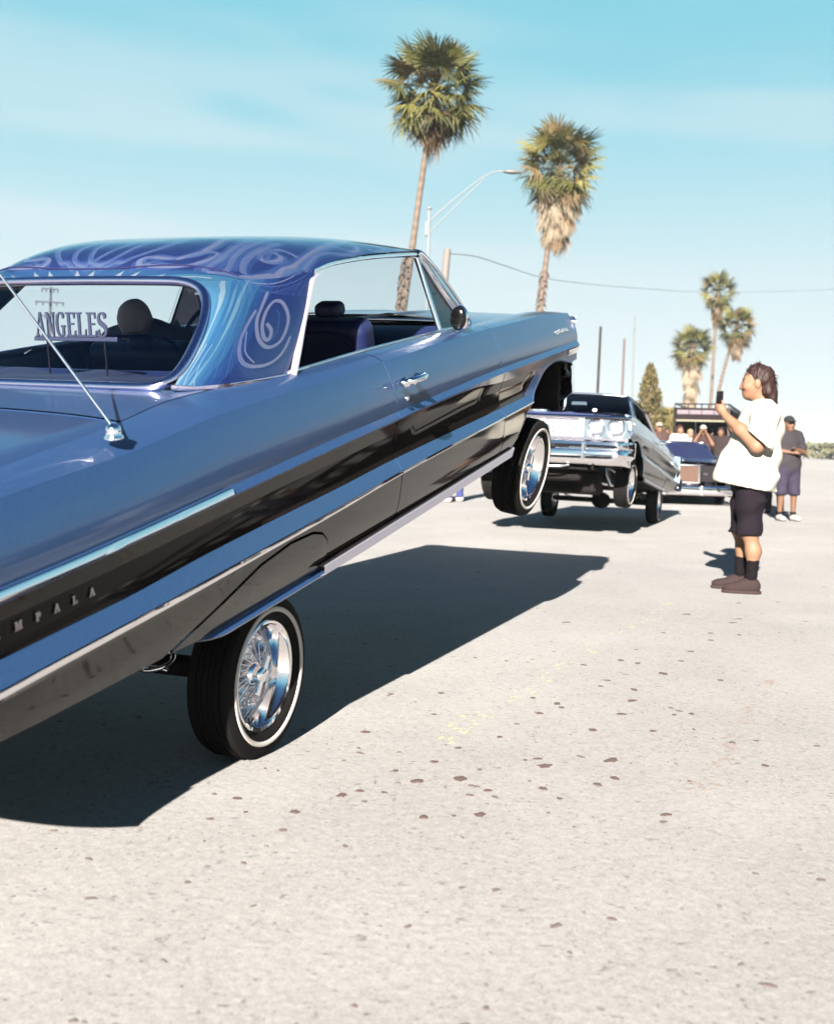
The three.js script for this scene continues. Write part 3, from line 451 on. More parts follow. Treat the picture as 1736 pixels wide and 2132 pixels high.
  const yTul = (x, z) => lerp(deckY(x, z), .957, sstep(-.40, -.09, x) * .35 * (1 - Math.abs(z) / .74));
  part('deck_panel', crease(grid(16, 24, (u, v) => { const z0 = v * 2 - 1; const x = lerp(-.447 - .03 * Math.pow(Math.abs(z0), 6), -.02, u); const z = z0 * BELT.z(x); return [x, yTul(x, z) + .001, z]; }, (u, v, p) => [p[0], p[2]], false), .6), mats.side, T);
  const lid = part('boot_lid', crease(grid(40, 30, (u, v) => { const z0 = v * 2 - 1; const c = Math.pow(Math.abs(z0), 6) * .03; const x = lerp(-.455 - c, -1.40, u); const z = z0 * (lerp(BELT.z(-.5), BELT.z(-1.4), u) - .006); return [x, deckY(x, z) - .004 + .018 * Math.exp(-(((Math.abs(z)) / .10) ** 2)) * u - .010 * Math.exp(-(((Math.abs(z0) - 1) / .03) ** 2)), z]; }, (u, v, p) => [p[0], p[2]], false), .6), mats.lid, T);
  part('lid_edge', tube([...span(-1, 1, 30).map(z0 => { const z = z0 * .725, x = -.451 - Math.pow(Math.abs(z0), 6) * .03; return V(x, deckY(x, z) - .006, z); })], .004, 50, 5), mats.side, lid);
  part('tail_panel', crease(grid(12, 20, (u, v) => { const z = (v * 2 - 1) * .93; return [-1.42 - .03 * Math.sin(u * 3.1) + .02 * Math.abs(z), lerp(.845, .36, u) + .0 * z, z]; }), .6), mats.side, T);
  part('tail_lamp_band', box(.02, .14, 1.6, -1.455, .66, 0, .01), M.chromeDull, T);
  for (const sg of [1, -1]) for (const k of [.44, .60, .76]) part('tail_lamp', (() => { const g = new THREE.SphereGeometry(.055, 16, 10); g.scale(.45, 1, 1); g.translate(-1.47, .66, sg * k); return g; })(), std({ color: col(.25, .01, .01), roughness: .25 }), T);
  part('rear_bumper', crease(grid(40, 10, (u, v) => { const z = (u * 2 - 1) * .97, a = v * Math.PI; const b = Math.pow(Math.abs(u * 2 - 1), 6); return [-1.50 + .10 * b - .05 * Math.sin(a), lerp(.50, .31, v), z]; }), .6), M.chrome, T);
  // bonnet, nose, grille, lamps, front bumper
  const hoodY = (x, z) => lerp(.975, .905, Math.pow(clamp((x - 2.45) / 1.4, 0, 1), 1.6)) + .022 * (1 - (z / .74) ** 2) + .012 * Math.exp(-(((Math.abs(z) - .24) / .05) ** 2)) - lerp(.022, -.005, clamp((x - 2.45) / 1.4, 0, 1)) * Math.pow(Math.abs(z) / .74, 3);
  part('bonnet', crease(grid(40, 40, (u, v) => { const z0 = v * 2 - 1; const xb = 2.64 - .22 * z0 * z0; const x = lerp(xb, 3.865 - .02 * z0 * z0, u), z = z0 * (BELT.z(x) - .007); return [x, hoodY(x, z) - .03 * sstep(.9, 1, u), z]; }, (u, v, p) => [p[0], p[2]], false), .5), mats.hood, T);
  part('cowl', crease(grid(8, 30, (u, v) => { const z0 = v * 2 - 1; const a = windBase(z0), xb = 2.635 - .22 * z0 * z0; return [lerp(a.x, xb, u), .958 + .01 * u, z0 * .775]; }), .5), mats.side, T);
  const ws = part('windscreen', crease(grid(24, 12, (u, v) => windTop(u * 2 - 1).lerp(windBase(u * 2 - 1), v).add(V(.03 * Math.sin(Math.PI * v), .01 * Math.sin(Math.PI * v), 0)).toArray()), .6), M.glassTint, T);
  part('window_trim', tube([...span(-1, 1, 24).map(u => windTop(u)), ...span(1, -1, 24).map(u => windBase(u))], .011, 160, 6, true), M.chrome, ws);
  part('nose_lip', crease(grid(44, 6, (u, v) => { const z = (u * 2 - 1) * .965, b = Math.pow(Math.abs(u * 2 - 1), 8); return [3.868 + .022 * Math.sin(v * Math.PI) - .02 * b, lerp(.902, .853, v), z]; }), .5), M.chrome, T);
  const gr = part('grille', merge([...span(0, 6, 6).map(i => box(.012, .011, .86, 3.885, .845 - i * .029, 0, .004)), ...span(-9, 9, 18).map(i => box(.008, .185, .006, 3.878, .757, i * .046, .002))]), M.chrome, T);
  part('grille_back', box(.01, .20, .9, 3.86, .757, 0, 0), M.chromeDull, gr);
  part('grille_emblem', merge([box(.014, .03, .11, 3.897, .757, 0, .006), box(.015, .055, .05, 3.897, .757, 0, .006)]), M.chrome, gr);
  for (const sg of [1, -1]) {
    const bz = part('lamp_bezel', crease(grid(24, 8, (u, v) => { const z = sg * lerp(.435, .965, u), y = lerp(.855, .655, v); const d = Math.min(1, Math.hypot((Math.abs(z) - .575) / .10, (y - .757) / .10), Math.hypot((Math.abs(z) - .80) / .10, (y - .757) / .10)); return [3.875 - .03 * (1 - d) - .035 * Math.pow(u, 8), y, z]; }), .5), M.chrome, T);
    part('brow', box(.05, .014, .50, 3.885, .862, sg * .70, .006), M.black, bz);
    for (const k of [.575, .80]) {
      const r = part('headlight', (() => { const g = new THREE.SphereGeometry(.078, 24, 12, 0, 6.2832, 0, 1.2); g.rotateZ(-Math.PI / 2); g.scale(.5, 1, 1); g.translate(3.862, .757, sg * k); return g; })(), M.lamp, T);
      part('lamp_ring', (() => { const g = new THREE.TorusGeometry(.084, .010, 10, 40); g.rotateY(Math.PI / 2); g.translate(3.892, .757, sg * k); return g; })(), M.chrome, r);
      part('lamp_bowl', merge([(() => { const g = new THREE.CircleGeometry(.05, 24); g.rotateY(Math.PI / 2); g.translate(3.899, .757, sg * k); return g; })(), box(.006, .05, .006, 3.903, .742, sg * k, .002)]), M.chromeDull, r);
    }
  }
  const fbSec = [[.0, .625], [.035, .622], [.062, .600], [.070, .565], [.060, .535], [.055, .525], [.082, .505], [.095, .46], [.090, .41], [.06, .365], [.02, .345], [-.02, .342]];
  const fb = part('front_bumper', crease(grid(60, fbSec.length - 1, (u, v) => { const t = u * 2 - 1, k = fbSec[Math.round(v * (fbSec.length - 1))]; const w = Math.abs(t); const zz = w < .86 ? w / .86 * .90 : .90 + .095 * Math.sin((w - .86) / .14 * Math.PI / 2), back = w < .80 ? 0 : Math.pow((w - .80) / .20, 2) * .26; return [3.90 + k[0] * (1 - .5 * Math.pow(w, 10)) - back - .03 * w * w, lerp(k[1], .34 + (k[1] - .34) * .97, w), Math.sign(t) * (zz - (k[1] < .42 ? .05 : 0))]; }), .5), M.chrome, T);
  for (const sg of [1, -1]) part('bumper_guard', box(.05, .20, .045, 3.985, .49, sg * .47, .018), M.chrome, fb);
  part('plate_recess', box(.02, .03, .30, 3.965, .545, 0, .004), M.black, fb);
  part('air_slot', box(.012, .016, .62, 3.985, .525, 0, .004), M.under, fb);
  part('tow_bar', tube([V(3.90, .33, -.3), V(3.95, .31, -.2), V(3.95, .31, .2), V(3.90, .33, .3)], .012, 20, 6), M.chromeDull, fb);
  part('gravel_pan', crease(grid(30, 3, (u, v) => { const z = (u * 2 - 1) * .94; return [3.872 - .02 * Math.pow(Math.abs(u * 2 - 1), 8) + .03 * v, lerp(.662, .60, v), z]; }), .5), M.chromeDull, T);
  part('valance', box(.02, .30, 1.75, 3.80, .47, 0, .005), M.under, T);
  // underside
  const un = [box(3.0, .03, 1.60, .55 + .5, .245, 0, 0), box(.03, .70, 1.66, 2.58, .60, 0, 0), box(1.3, .02, 1.0, 3.2, .30, 0, 0), box(1.0, .03, 1.70, -.90, .33, 0, 0), box(.02, .30, 1.7, -.42, .40, 0, 0), box(.55, .26, 1.05, 3.10, .17, 0, .06), box(.30, .16, .80, 3.55, .24, 0, .05)];
  for (const sg of [1, -1]) un.push(box(1.3, .62, .02, 3.22, .60, sg * .56, 0), box(1.22, .02, .36, 3.22, .86, sg * .74, 0), box(.03, .40, .34, 3.72, .66, sg * .73, 0), box(3.9, .09, .07, 1.3, .20, sg * .46, .01));
  part('underbody', merge(un), M.under, T);
  for (const sg of [1, -1]) {
    const w = wheels.front(sg), r = wheels.rear(sg);
    part('control_arm', merge([bar(V(3.05, .22, sg * .30), V(w.p.x, w.p.y - .03, w.p.z - sg * .10), .028, .020), bar(V(2.86, .22, sg * .32), V(w.p.x, w.p.y - .03, w.p.z - sg * .10), .02, .018), bar(V(3.05, .48, sg * .40), V(w.p.x, w.p.y + .12, w.p.z - sg * .10), .02, .016), bar(V(3.04, .55, sg * .46), V(w.p.x, w.p.y - .03, w.p.z - sg * .16), .045, .045)]), M.chromeDull, T);
    part('coil_spring', tube(span(0, 1, 90).map(t => { const a = t * 6.2832 * 6; return V(-.04 + .05 * Math.cos(a), lerp(.40, r.p.y + .02, t), sg * .50 + .05 * Math.sin(a)); }), .009, 180, 6), M.chromeDull, T);
    wheelParts(T, w.p, sg, mats, w.steer, w.camber, w.spin); wheelParts(T, r.p, sg, mats, r.steer || 0, r.camber || 0, r.spin);
  }
  { const a = wheels.rear(1).p, b = wheels.rear(-1).p; const m = a.clone().add(b).multiplyScalar(.5); part('rear_axle', merge([bar(a, b, .038, .038, 12), ball(.13, .12, .14, m.x, m.y, m.z), bar(m, V(1.3, .20, 0), .035, .035, 10)]), M.under, T); }
  // interior
  const seat = (x0, z0, z1, top, n) => { const zc0 = (z0 + z1) / 2, w = Math.abs(z1 - z0); const s1 = part('seat', merge([box(.56, .18, w, x0 + .42, .42, zc0, .06), (() => { const g = new RoundedBoxGeometry(.17, top - .40, w, 3, .06); g.rotateZ(.20); g.translate(x0 + .06, (top + .40) / 2, zc0); return g; })()]), mats.seat, T); return s1; };
  const fs1 = seat(1.50, .06, .62, 1.06), fs2 = seat(1.20, -.66, -.10, .97); seat(.42, -.66, .66, .93);
  for (const [s2, z, dy] of [[fs1, .34, .08], [fs2, -.34, 0]]) { part('headrest', (() => { const g = new RoundedBoxGeometry(.09, .07, .13, 3, .03); g.rotateZ(.2); g.translate((dy ? 1.48 : 1.17), .985 + dy + (dy ? .03 : -.02), z + (dy ? .10 : 0)); return g; })(), mats.seat, s2); for (const k of [.29, -.29]) part('seat_hinge', ball(.02, .02, .012, dy ? 1.53 : 1.23, .66, z + k), M.chrome, s2); part('piping', tube([V(1.63 + (dy ? 0 : -.30), .55, z + .25), V(1.42 + (dy ? 0 : -.30), .80, z + .25), V(1.385 + (dy ? 0 : -.30), .97, z + .22), V(1.38 + (dy ? 0 : -.30), 1.0, z), V(1.385 + (dy ? 0 : -.30), .97, z - .22), V(1.42 + (dy ? 0 : -.30), .80, z - .25), V(1.63 + (dy ? 0 : -.30), .55, z - .25)], .007, 40, 6), mats.seam, s2); }
  part('dashboard', crease(grid(10, 20, (u, v) => { const z = (v * 2 - 1) * .76; const a = u * 2.2; return [2.36 - .28 * Math.sin(a), .955 - .16 * (1 - Math.cos(a)), z]; }), .6), mats.seat, T);
  part('steering_wheel', (() => { const g = new THREE.TorusGeometry(.19, .011, 10, 48); const b = [g]; for (const a of [.3, 2.84, 4.71]) b.push(bar(V(0, 0, 0), V(Math.cos(a) * .19, Math.sin(a) * .19, 0), .012, .009, 8)); const m = merge(b); m.rotateY(-Math.PI / 2); m.rotateZ(-.45); m.translate(1.82, .93, -.36); return m; })(), mats.seat, T);
  part('parcel_shelf', crease(grid(14, 20, (u, v) => { const z = (v * 2 - 1) * .68; return [lerp(-.06, .42, u), .938 - .01 * u + .012 * Math.sin(v * 21) * Math.sin(u * 5), z]; }, (u, v, p) => [p[0], p[2]]), .5), mats.trimInner, T);
  part('rear_mirror', box(.025, .055, .20, 2.02, 1.24, 0, .012), M.chrome, T);
  return T;
}

// ------------------------------------------------------------------ car 1: blue, nose in the air
const paint = (c, o = {}) => phys({ color: c, metalness: 0.32, roughness: 0.42, clearcoat: .8, clearcoatRoughness: 0.10, map: flake, ...o });
const blueMats = {
  side: paint(col(.0115, .032, .084)), lid: paint(col(.009, .023, .066)), hood: paint(col(.0115, .032, .084)),
  cove: phys({ color: col(.0075, .006, .0055), roughness: .05, ior: 1.30, specularIntensity: .5 }),  // cove and lower panels: near-black gloss colour, darker than the side paint
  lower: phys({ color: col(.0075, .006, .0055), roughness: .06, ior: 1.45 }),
  roof: phys({ color: col(.10, .10, .105), map: roofTex, roughness: .4, metalness: .2, clearcoat: 1, clearcoatRoughness: .03 }),
  sail: phys({ color: col(.120, .120, .125), map: sailTex, roughness: .4, metalness: .2, clearcoat: 1, clearcoatRoughness: .03 }),
  seam: matte({ color: col(.008, .008, .03) }), trim: std({ color: col(.52, .50, .68), metalness: 1, roughness: .12 }),
  chrome: M.chrome, chromeDull: M.chromeDull, rocker: std({ color: col(.34, .32, .37), metalness: .7, roughness: .38 }), tyre: M.tyre, whitewall: M.whitewall,
  seat: phys({ color: col(.004, .007, .030), roughness: .5, specularIntensity: .5 }), trimInner: std({ color: col(.006, .007, .025), roughness: .5 }),
};
const carA = makeHardtop('hardtop_car', 'blue two-door hardtop in the foreground with swirl-painted roof, front wheels lifted off the street', 'car', blueMats,
  { psi: .3821, phi: .1798, kap: 0.0200, o: [-1.2909, 0.3287, 4.0864] },
  { rear: (sg) => ({ p: sg > 0 ? V(.122, -.060, .752) : V(.122, -.090, -.715), spin: .4 }), front: (sg) => ({ p: V(3.046, .105, sg * .855), steer: .06, camber: sg * .15, spin: .9 }) });
// chrome letters on the right rear cove panel
const serif = await new FontLoader().loadAsync('fonts/droid/droid_serif_bold.typeface.json');
{
  const letterMat = std({ color: col(.30, .28, .29), metalness: 1, roughness: .3 });
  const word = 'IMPALA', x1 = -.878, step = .066;
  [...word].forEach((ch, i) => { const g = new TextGeometry(ch, { font: serif, size: .021, depth: .004, curveSegments: 4, bevelEnabled: true, bevelSize: .001, bevelThickness: .001, bevelSegments: 1 }); g.center(); g.scale(.9, 1, 1); const x = x1 - (word.length - 1 - i) * step; const m = part('letter', g, letterMat, carA); m.position.set(x, .548 , zAt(x, .548) + .004); });
}
// plaque with cut-out letters behind the rear window
{
  const P = thing('club_plaque', 'cut-out metal letter plaque reading ANGELES behind the rear window of the foreground car', 'plaque');
  P.position.copy(carA.position); P.quaternion.copy(carA.quaternion);
  const plaqueMat = std({ color: col(.05, .05, .09), metalness: .6, roughness: .35 });
  const word = 'ANGELES'; const zEnd = .192, z0 = -.122;
  [...word].forEach((ch, i) => { const g = new TextGeometry(ch, { font: serif, size: .088, depth: .006, curveSegments: 5 }); g.computeBoundingBox(); const bb = g.boundingBox; g.translate(-bb.min.x, 0, 0); const w = (zEnd - z0) / word.length; g.scale(w * .93 / (bb.max.x - bb.min.x), 1, 1); g.rotateY(-Math.PI / 2); const m = part('letter', g, plaqueMat, P); m.position.set(.22, 1.078 - .0 , z0 + i * w); });
  part('bar', merge([box(.010, .016, .36, .222, 1.070, .045, .003)]), plaqueMat, P); part('post', bar(V(.225, .94, -.08), V(.222, 1.066, -.08), .0035), M.black, P); part('post', bar(V(.225, .94, .17), V(.222, 1.066, .17), .0035), M.black, P);
}
// whip aerial on the right rear wing
{
  const A = thing('car_aerial', 'thin chrome whip aerial on a round base on the blue car rear wing', 'aerial');
  A.position.copy(carA.position); A.quaternion.copy(carA.quaternion);
  part('base', merge([(() => { const g = new THREE.LatheGeometry([[.026, 0], [.026, .006], [.020, .012], [.021, .022], [.019, .034], [.010, .040], [.003, .041]].map(a => new THREE.Vector2(...a)), 24); g.translate(-.66, .895, .845); return g; })()]), M.chrome, A);
  part('mast', merge([bar(V(-.663, .935, .840), V(-.69, 1.11, .72), .0048, .004), bar(V(-.69, 1.11, .72), V(-.735, 1.40, .52), .004, .0028), ball(.006, .006, .006, -.735, 1.40, .52)]), M.chrome, A);
}
// ------------------------------------------------------------------ car 2: silver-blue, same model, coming towards us
const silverMats = { ...blueMats,
  side: paint(col(.07, .105, .145)), lid: paint(col(.12, .155, .20)), hood: paint(col(.05, .038, .12)),
  roof: phys({ color: col(.17, .15, .22), roughness: .35, metalness: .3, clearcoat: 1 }), sail: phys({ color: col(.12, .10, .17), roughness: .35, metalness: .3, clearcoat: 1 }),
  lower: phys({ color: col(.050, .036, .032), roughness: .15, specularIntensity: .25, ior: 1.35 }), cove: phys({ color: col(.009, .006, .006), roughness: .08, specularIntensity: .16, ior: 1.3 }), trim: M.chrome,
  seat: std({ color: col(.015, .012, .035), roughness: .5 }), trimInner: M.black };
const carB = makeHardtop('hardtop_car', 'silver-blue two-door hardtop with purple bonnet and quad headlights, nose raised, facing the camera', 'car', silverMats,
  { psi: 3.479, phi: .08, kap: -.016, o: [2.724, .223, 16.555] },
  { rear: (sg) => ({ p: V(.05, .066 - .016 * sg * .0, sg * .752), spin: .2 }), front: (sg) => ({ p: V(3.02, .19, sg * .80), steer: .05, camber: sg * .06, spin: .5 }) });

// white stickers inside its windscreen
{
  const ws = carB.children.find(o => o.name === 'windscreen'), white = matte({ color: col(.30, .31, .33) }); const on = (u, v) => windTop(u).lerp(windBase(u), v).add(V(.03 * Math.sin(Math.PI * v) + .006, .01 * Math.sin(Math.PI * v) + .004, 0));
  const petals = []; const rnd = rng(31); for (let i = 0; i < 13; i++) { const p = on(.34 + .17 * rnd(), .40 + .24 * rnd()); const g = ball(.004, .020 + .018 * rnd(), .02 + .05 * rnd(), 0, 0, 0, 8); g.rotateX(rnd() * 3); g.rotateZ(.6); g.translate(p.x, p.y, p.z); petals.push(g); }
  part('sticker', merge(petals), white, ws); const p = on(-.40, .66); part('sticker', (() => { const g = ball(.004, .025, .03, 0, 0, 0, 10); g.rotateZ(.6); g.translate(p.x, p.y, p.z); return g; })(), white, ws);
}

// ------------------------------------------------------------------ things beyond the cars
function at(u, v, Z) {                                   // measured image position at a given distance -> place in the street
  const du = u - 863, dv = v - 905, cr = Math.cos(CAM.ro), sr = Math.sin(CAM.ro), c = Math.cos(CAM.th), s = Math.sin(CAM.th);
  const u2 = du * cr + dv * sr, v2 = -du * sr + dv * cr, d = [u2, -v2 * c + CAM.f * s, CAM.f * c + v2 * s], t = Z / d[2];
  return V(t * d[0], CAM.h + t * d[1], -Z);
}
// fan leaf: stalk, then narrow folded blades spread like a hand, tips drooping
function fanLeaf(seed, stalk, blade, droop, n = 22, spread = 2.15) {
  const r = rng(seed), pos = [], idx = [];
  const quad = (a, b, c, d) => { const k = pos.length / 3; for (const p of [a, b, c, d]) pos.push(p.x, p.y, p.z); idx.push(k, k + 1, k + 2, k, k + 2, k + 3); };
  const sag = (t) => -droop * t * t;
  for (let i = 0; i < 5; i++) { const a = i / 5, b = (i + 1) / 5, w = .032 - .012 * a; for (const [y0, y1] of [[.012, -.012], [-.012, .012]]) quad(V(a * stalk, sag(a * .6) + y0 * .5, -w), V(b * stalk, sag(b * .6) + y0 * .5, -w), V(b * stalk, sag(b * .6) + y1, w), V(a * stalk, sag(a * .6) + y1, w)); }
  const hx = stalk, hy = sag(.6);
  for (let i = 0; i < n; i++) {
    const f = (i + .5) / n * 2 - 1, a = f * spread + (r() - .5) * .07, L = blade * (1 - .38 * f * f) * (.86 + .24 * r()), tip = droop * (.30 + .9 * r()) * (.5 + .8 * Math.abs(f));
    const dx = Math.cos(a), dz = Math.sin(a), nx = -dz, nz = dx; const st = [[.02, .012], [.45, .040], [.75, .026], [1, .003]];
    const P = (k, s) => { const [t, w] = st[k]; return V(hx + dx * L * t + nx * w * s, hy - tip * t * t * t * 1.1 - .10 * (1 - dx) * t - (s ? .020 * (w / .04) : 0), dz * L * t + nz * w * s); };
    for (let k = 0; k < 3; k++) { quad(P(k, 0), P(k + 1, 0), P(k + 1, 1), P(k, 1)); quad(P(k, -1), P(k + 1, -1), P(k + 1, 0), P(k, 0)); }
  }
  return geoFrom(pos, idx);
}
const leafGeo = [fanLeaf(1, 1.15, .95, .42), fanLeaf(2, 1.05, 1.0, .65), fanLeaf(3, 1.2, .88, .34), fanLeaf(4, .95, .98, .85)];
const deadGeo = [fanLeaf(11, .55, 1.25, .1, 14, .55), fanLeaf(12, .45, 1.35, .2, 14, .42), fanLeaf(13, .5, 1.1, .15, 12, .7)];
const leafMat = (r, g, b) => phys({ color: col(r, g, b), roughness: .6, transmission: .25, thickness: 0, specularIntensity: .4 });
const greens = [leafMat(.050, .049, .009), leafMat(.028, .029, .007), leafMat(.082, .074, .016), leafMat(.08, .053, .02)];
const deads = [matte({ color: col(.070, .047, .028) }), matte({ color: col(.105, .084, .060) }), matte({ color: col(.038, .024, .014) })];
const barkTex = dataTex(256, (i, j) => { const ring = .85 + .15 * Math.sin(j / 256 * 6.2832 * 8 + 2 * vnoise(i / 24, j / 40, 0, 3)); const n = fbm(i / 10, j / 22, 3, 0, 5); const v = ring * (.7 + .5 * n); return [v, v * .97, v * .93]; });
const barkMat = matte({ color: col(.080, .062, .051), map: barkTex });
function palm(label, { base, mid, top, r = 1, n = 60, skirt, boots, seed, rad = .2, fade = 0 }) {
  const P = thing('palm_tree', label, 'palm tree', 'palm trees along the street'); P.position.copy(base);
  const rnd = rng(seed); const rel = (p) => p.clone().sub(base); const c3 = new THREE.CatmullRomCurve3([V(0, -.1, 0), rel(mid), rel(top)]);
  const N = 60, pos = [], uv = [], idx = [];
  for (let i = 0; i <= N; i++) { const t = i / N, p = c3.getPoint(t); const hgt = p.y; const k = rad * (1.15 - .3 * t) * (1 + .05 * (i % 2)) * (1 + .4 * Math.exp(-hgt / .8)); for (let j = 0; j <= 12; j++) { const a = j / 12 * 6.2832; const q = k * (1 + .10 * (hash(i, j % 12, seed) - .5)); pos.push(p.x + Math.cos(a) * q, p.y, p.z + Math.sin(a) * q); uv.push(j / 12, hgt / 3); } }
  for (let i = 0; i < N; i++) for (let j = 0; j < 12; j++) { const a = i * 13 + j; idx.push(a, a + 13, a + 1, a + 1, a + 13, a + 14); }
  part('trunk', geoFrom(pos, idx, uv), barkMat, P);
  if (boots) {                                            // old leaf bases left on part of the trunk
    const list = []; const [y0, y1, w] = boots;
    for (let i = 0; i < 110; i++) { const y = lerp(y0, y1, i / 110) - base.y, t = y / (top.y - base.y), p = c3.getPoint(clamp(t, 0, 1)); const a = i * 2.4 + rnd() * .6, g = box(.10, .34, .03, 0, 0, 0, 0); g.rotateX(-.32 - .3 * rnd()); g.translate(0, 0, rad * w * (.92 + .2 * rnd())); g.rotateY(a); g.translate(p.x, y, p.z); list.push(g); }
    tag(part('leaf_bases', merge(list), matte({ color: col(.058, .044, .037) }), P), 'shaggy old leaf bases on the trunk', null, null, 'stuff');
  }
  const T = rel(top), mtx = new THREE.Matrix4();
  const place = (name, g, m, o, dir, roll, s) => { const x = dir.clone().normalize(); let z = x.clone().cross(V(0, 1, 0)); if (z.lengthSq() < .01) z = V(Math.cos(roll * 9), 0, Math.sin(roll * 9)); z.normalize(); let y = z.clone().cross(x).normalize(); z.applyAxisAngle(x, roll); y.applyAxisAngle(x, roll); const f = part(name, g, m, P); mtx.makeBasis(x, y, z); f.quaternion.setFromRotationMatrix(mtx); f.position.copy(o); f.scale.setScalar(s); return f; };
  for (let i = 0; i < n; i++) {
    const t = (i + .5) / n, el = lerp(1.45, -.80, Math.pow(t, .82)), az = i * 2.39996 + rnd() * .5; const d = V(Math.cos(az) * Math.cos(el), Math.sin(el), Math.sin(az) * Math.cos(el));
    const old = t > .86 && rnd() > .4; place('frond', leafGeo[t > .55 ? (rnd() > .5 ? 1 : 3) : (rnd() > .5 ? 0 : 2)], old ? deads[2] : greens[rnd() > .82 ? 3 : Math.floor(rnd() * 3)], T.clone().add(V(0, -.1 - .5 * t, 0)), d, (rnd() - .5) * 1.1, r * (.85 + .3 * rnd()));
  }
  if (skirt) { const [k, len, wide, tone] = skirt; for (let i = 0; i < k; i++) { const t = i / k, az = i * 2.39996 + rnd(); const y = -.5 - len * t * .72; const w = wide * (1 - .55 * t); const d = V(Math.cos(az) * .38 * w, -1, Math.sin(az) * .38 * w); place('dead_frond', deadGeo[i % 3], rnd() < tone ? deads[1] : deads[rnd() > .6 ? 2 : 0], T.clone().add(V(Math.cos(az) * .32 * w, y, Math.sin(az) * .32 * w)), d, (rnd() - .5) * 1.6, r * (.8 + .35 * rnd())); } }
  return P;
}
palm('tall palm cut off by the top edge, above the blue car roof', { base: W3(-1.25, 0, 44), mid: W3(-.55, 6.1, 44), top: W3(.42, 14.9, 44), n: 66, r: 1.06, seed: 3, rad: .12, boots: [4.4, 8.1, 1.25], skirt: [14, 1.1, .7, .1] });
palm('palm with a thick pale skirt of dead leaves, right of the street lamp', { base: W3(5.0, 0, 52), mid: W3(5.52, 7.0, 52), top: W3(6.25, 14.0, 52), n: 64, r: 1.0, seed: 7, rad: .125, boots: [4.5, 8.9, 1.25], skirt: [60, 3.2, 1.3, .75] });
palm('lower left palm of the far cluster, with a long white skirt down its trunk', { base: W3(22.4, 0, 95), mid: W3(22.5, 4.3, 95), top: W3(22.85, 9.6, 95), n: 56, r: .93, seed: 13, rad: .3, skirt: [90, 6.4, 1.15, .9] });
palm('highest palm of the far cluster, with a sparse crown', { base: W3(28.2, 0, 110), mid: W3(28.4, 7, 110), top: W3(28.75, 16.4, 110), n: 40, r: 1.0, seed: 17, rad: .16, skirt: [26, 2.6, .9, .3] });
palm('right palm of the far cluster, crown above the man with the phone', { base: W3(26.4, 0, 102), mid: W3(26.7, 6, 101), top: W3(27.9, 12.0, 100), n: 48, r: .95, seed: 19, rad: .15, skirt: [26, 2.0, 1.0, .6] });

// conifer and shrub: clumps of small needle sprays round a trunk
function bushy(name, label, cat, base, h, rx, shape, n, mats, seed, leaf = .1) {
  const P = thing(name, label, cat); P.position.copy(base); const rnd = rng(seed);
  part('trunk', merge([bar(V(0, -.05, 0), V(.03, h * .85, .02), .10, .03, 8), bar(V(0, h * .3, 0), V(rx * .5, h * .6, .1), .04, .015, 6), bar(V(0, h * .25, 0), V(-rx * .5, h * .55, -.1), .04, .015, 6)]), barkMat, P);
  mats.forEach((m, q) => {
    const pos = [], idx = [];
    for (let i = 0; i < n; i++) {
      const t = rnd(), y = h * (.06 + .94 * t), w = rx * shape(t) * (.80 + .4 * vnoise3(Math.cos(i) * 2 + 5, y * 2.2, seed, 2)); const a = rnd() * 6.2832, rr = w * Math.pow(rnd(), .45); if (vnoise3(Math.cos(a) * 2.4 + 9, y * 2.6, Math.sin(a) * 2.4 + 9, 4) < .36) continue;
      const c = V(Math.cos(a) * rr, y + (rnd() - .5) * .1, Math.sin(a) * rr), u = V(rnd() - .5, rnd() * .9, rnd() - .5).normalize().multiplyScalar(leaf * (.6 + .8 * rnd())), v = V(rnd() - .5, rnd() - .5, rnd() - .5).normalize().multiplyScalar(leaf * .35); const k = pos.length / 3;
      for (const p of [c.clone().sub(v), c.clone().add(u).sub(v.clone().multiplyScalar(.2)), c.clone().add(u.clone().multiplyScalar(1.2)), c.clone().add(v)]) pos.push(p.x, p.y, p.z); idx.push(k, k + 1, k + 2, k, k + 2, k + 3);
    }
    part('crown', geoFrom(pos, idx), m, P);
  });
  return P;
}
bushy('cypress_tree', 'small brownish cypress standing behind the silver-blue car', 'tree', W3(9.2, 0, 45), 4.25, .56, (t) => Math.sin(Math.PI * clamp(.18 + t * .80, 0, 1)) ** .8, 5200, [leafMat(.075, .056, .020), leafMat(.05, .042, .015)], 5, .11);
bushy('shrub', 'round green and brown shrub beside the small cypress', 'shrub', W3(10.1, 0, 46), 2.55, 1.0, (t) => Math.sqrt(Math.max(.02, 1 - (t * 1.1 - .25) ** 2)), 4200, [leafMat(.060, .066, .018), leafMat(.10, .07, .026)], 6, .13);

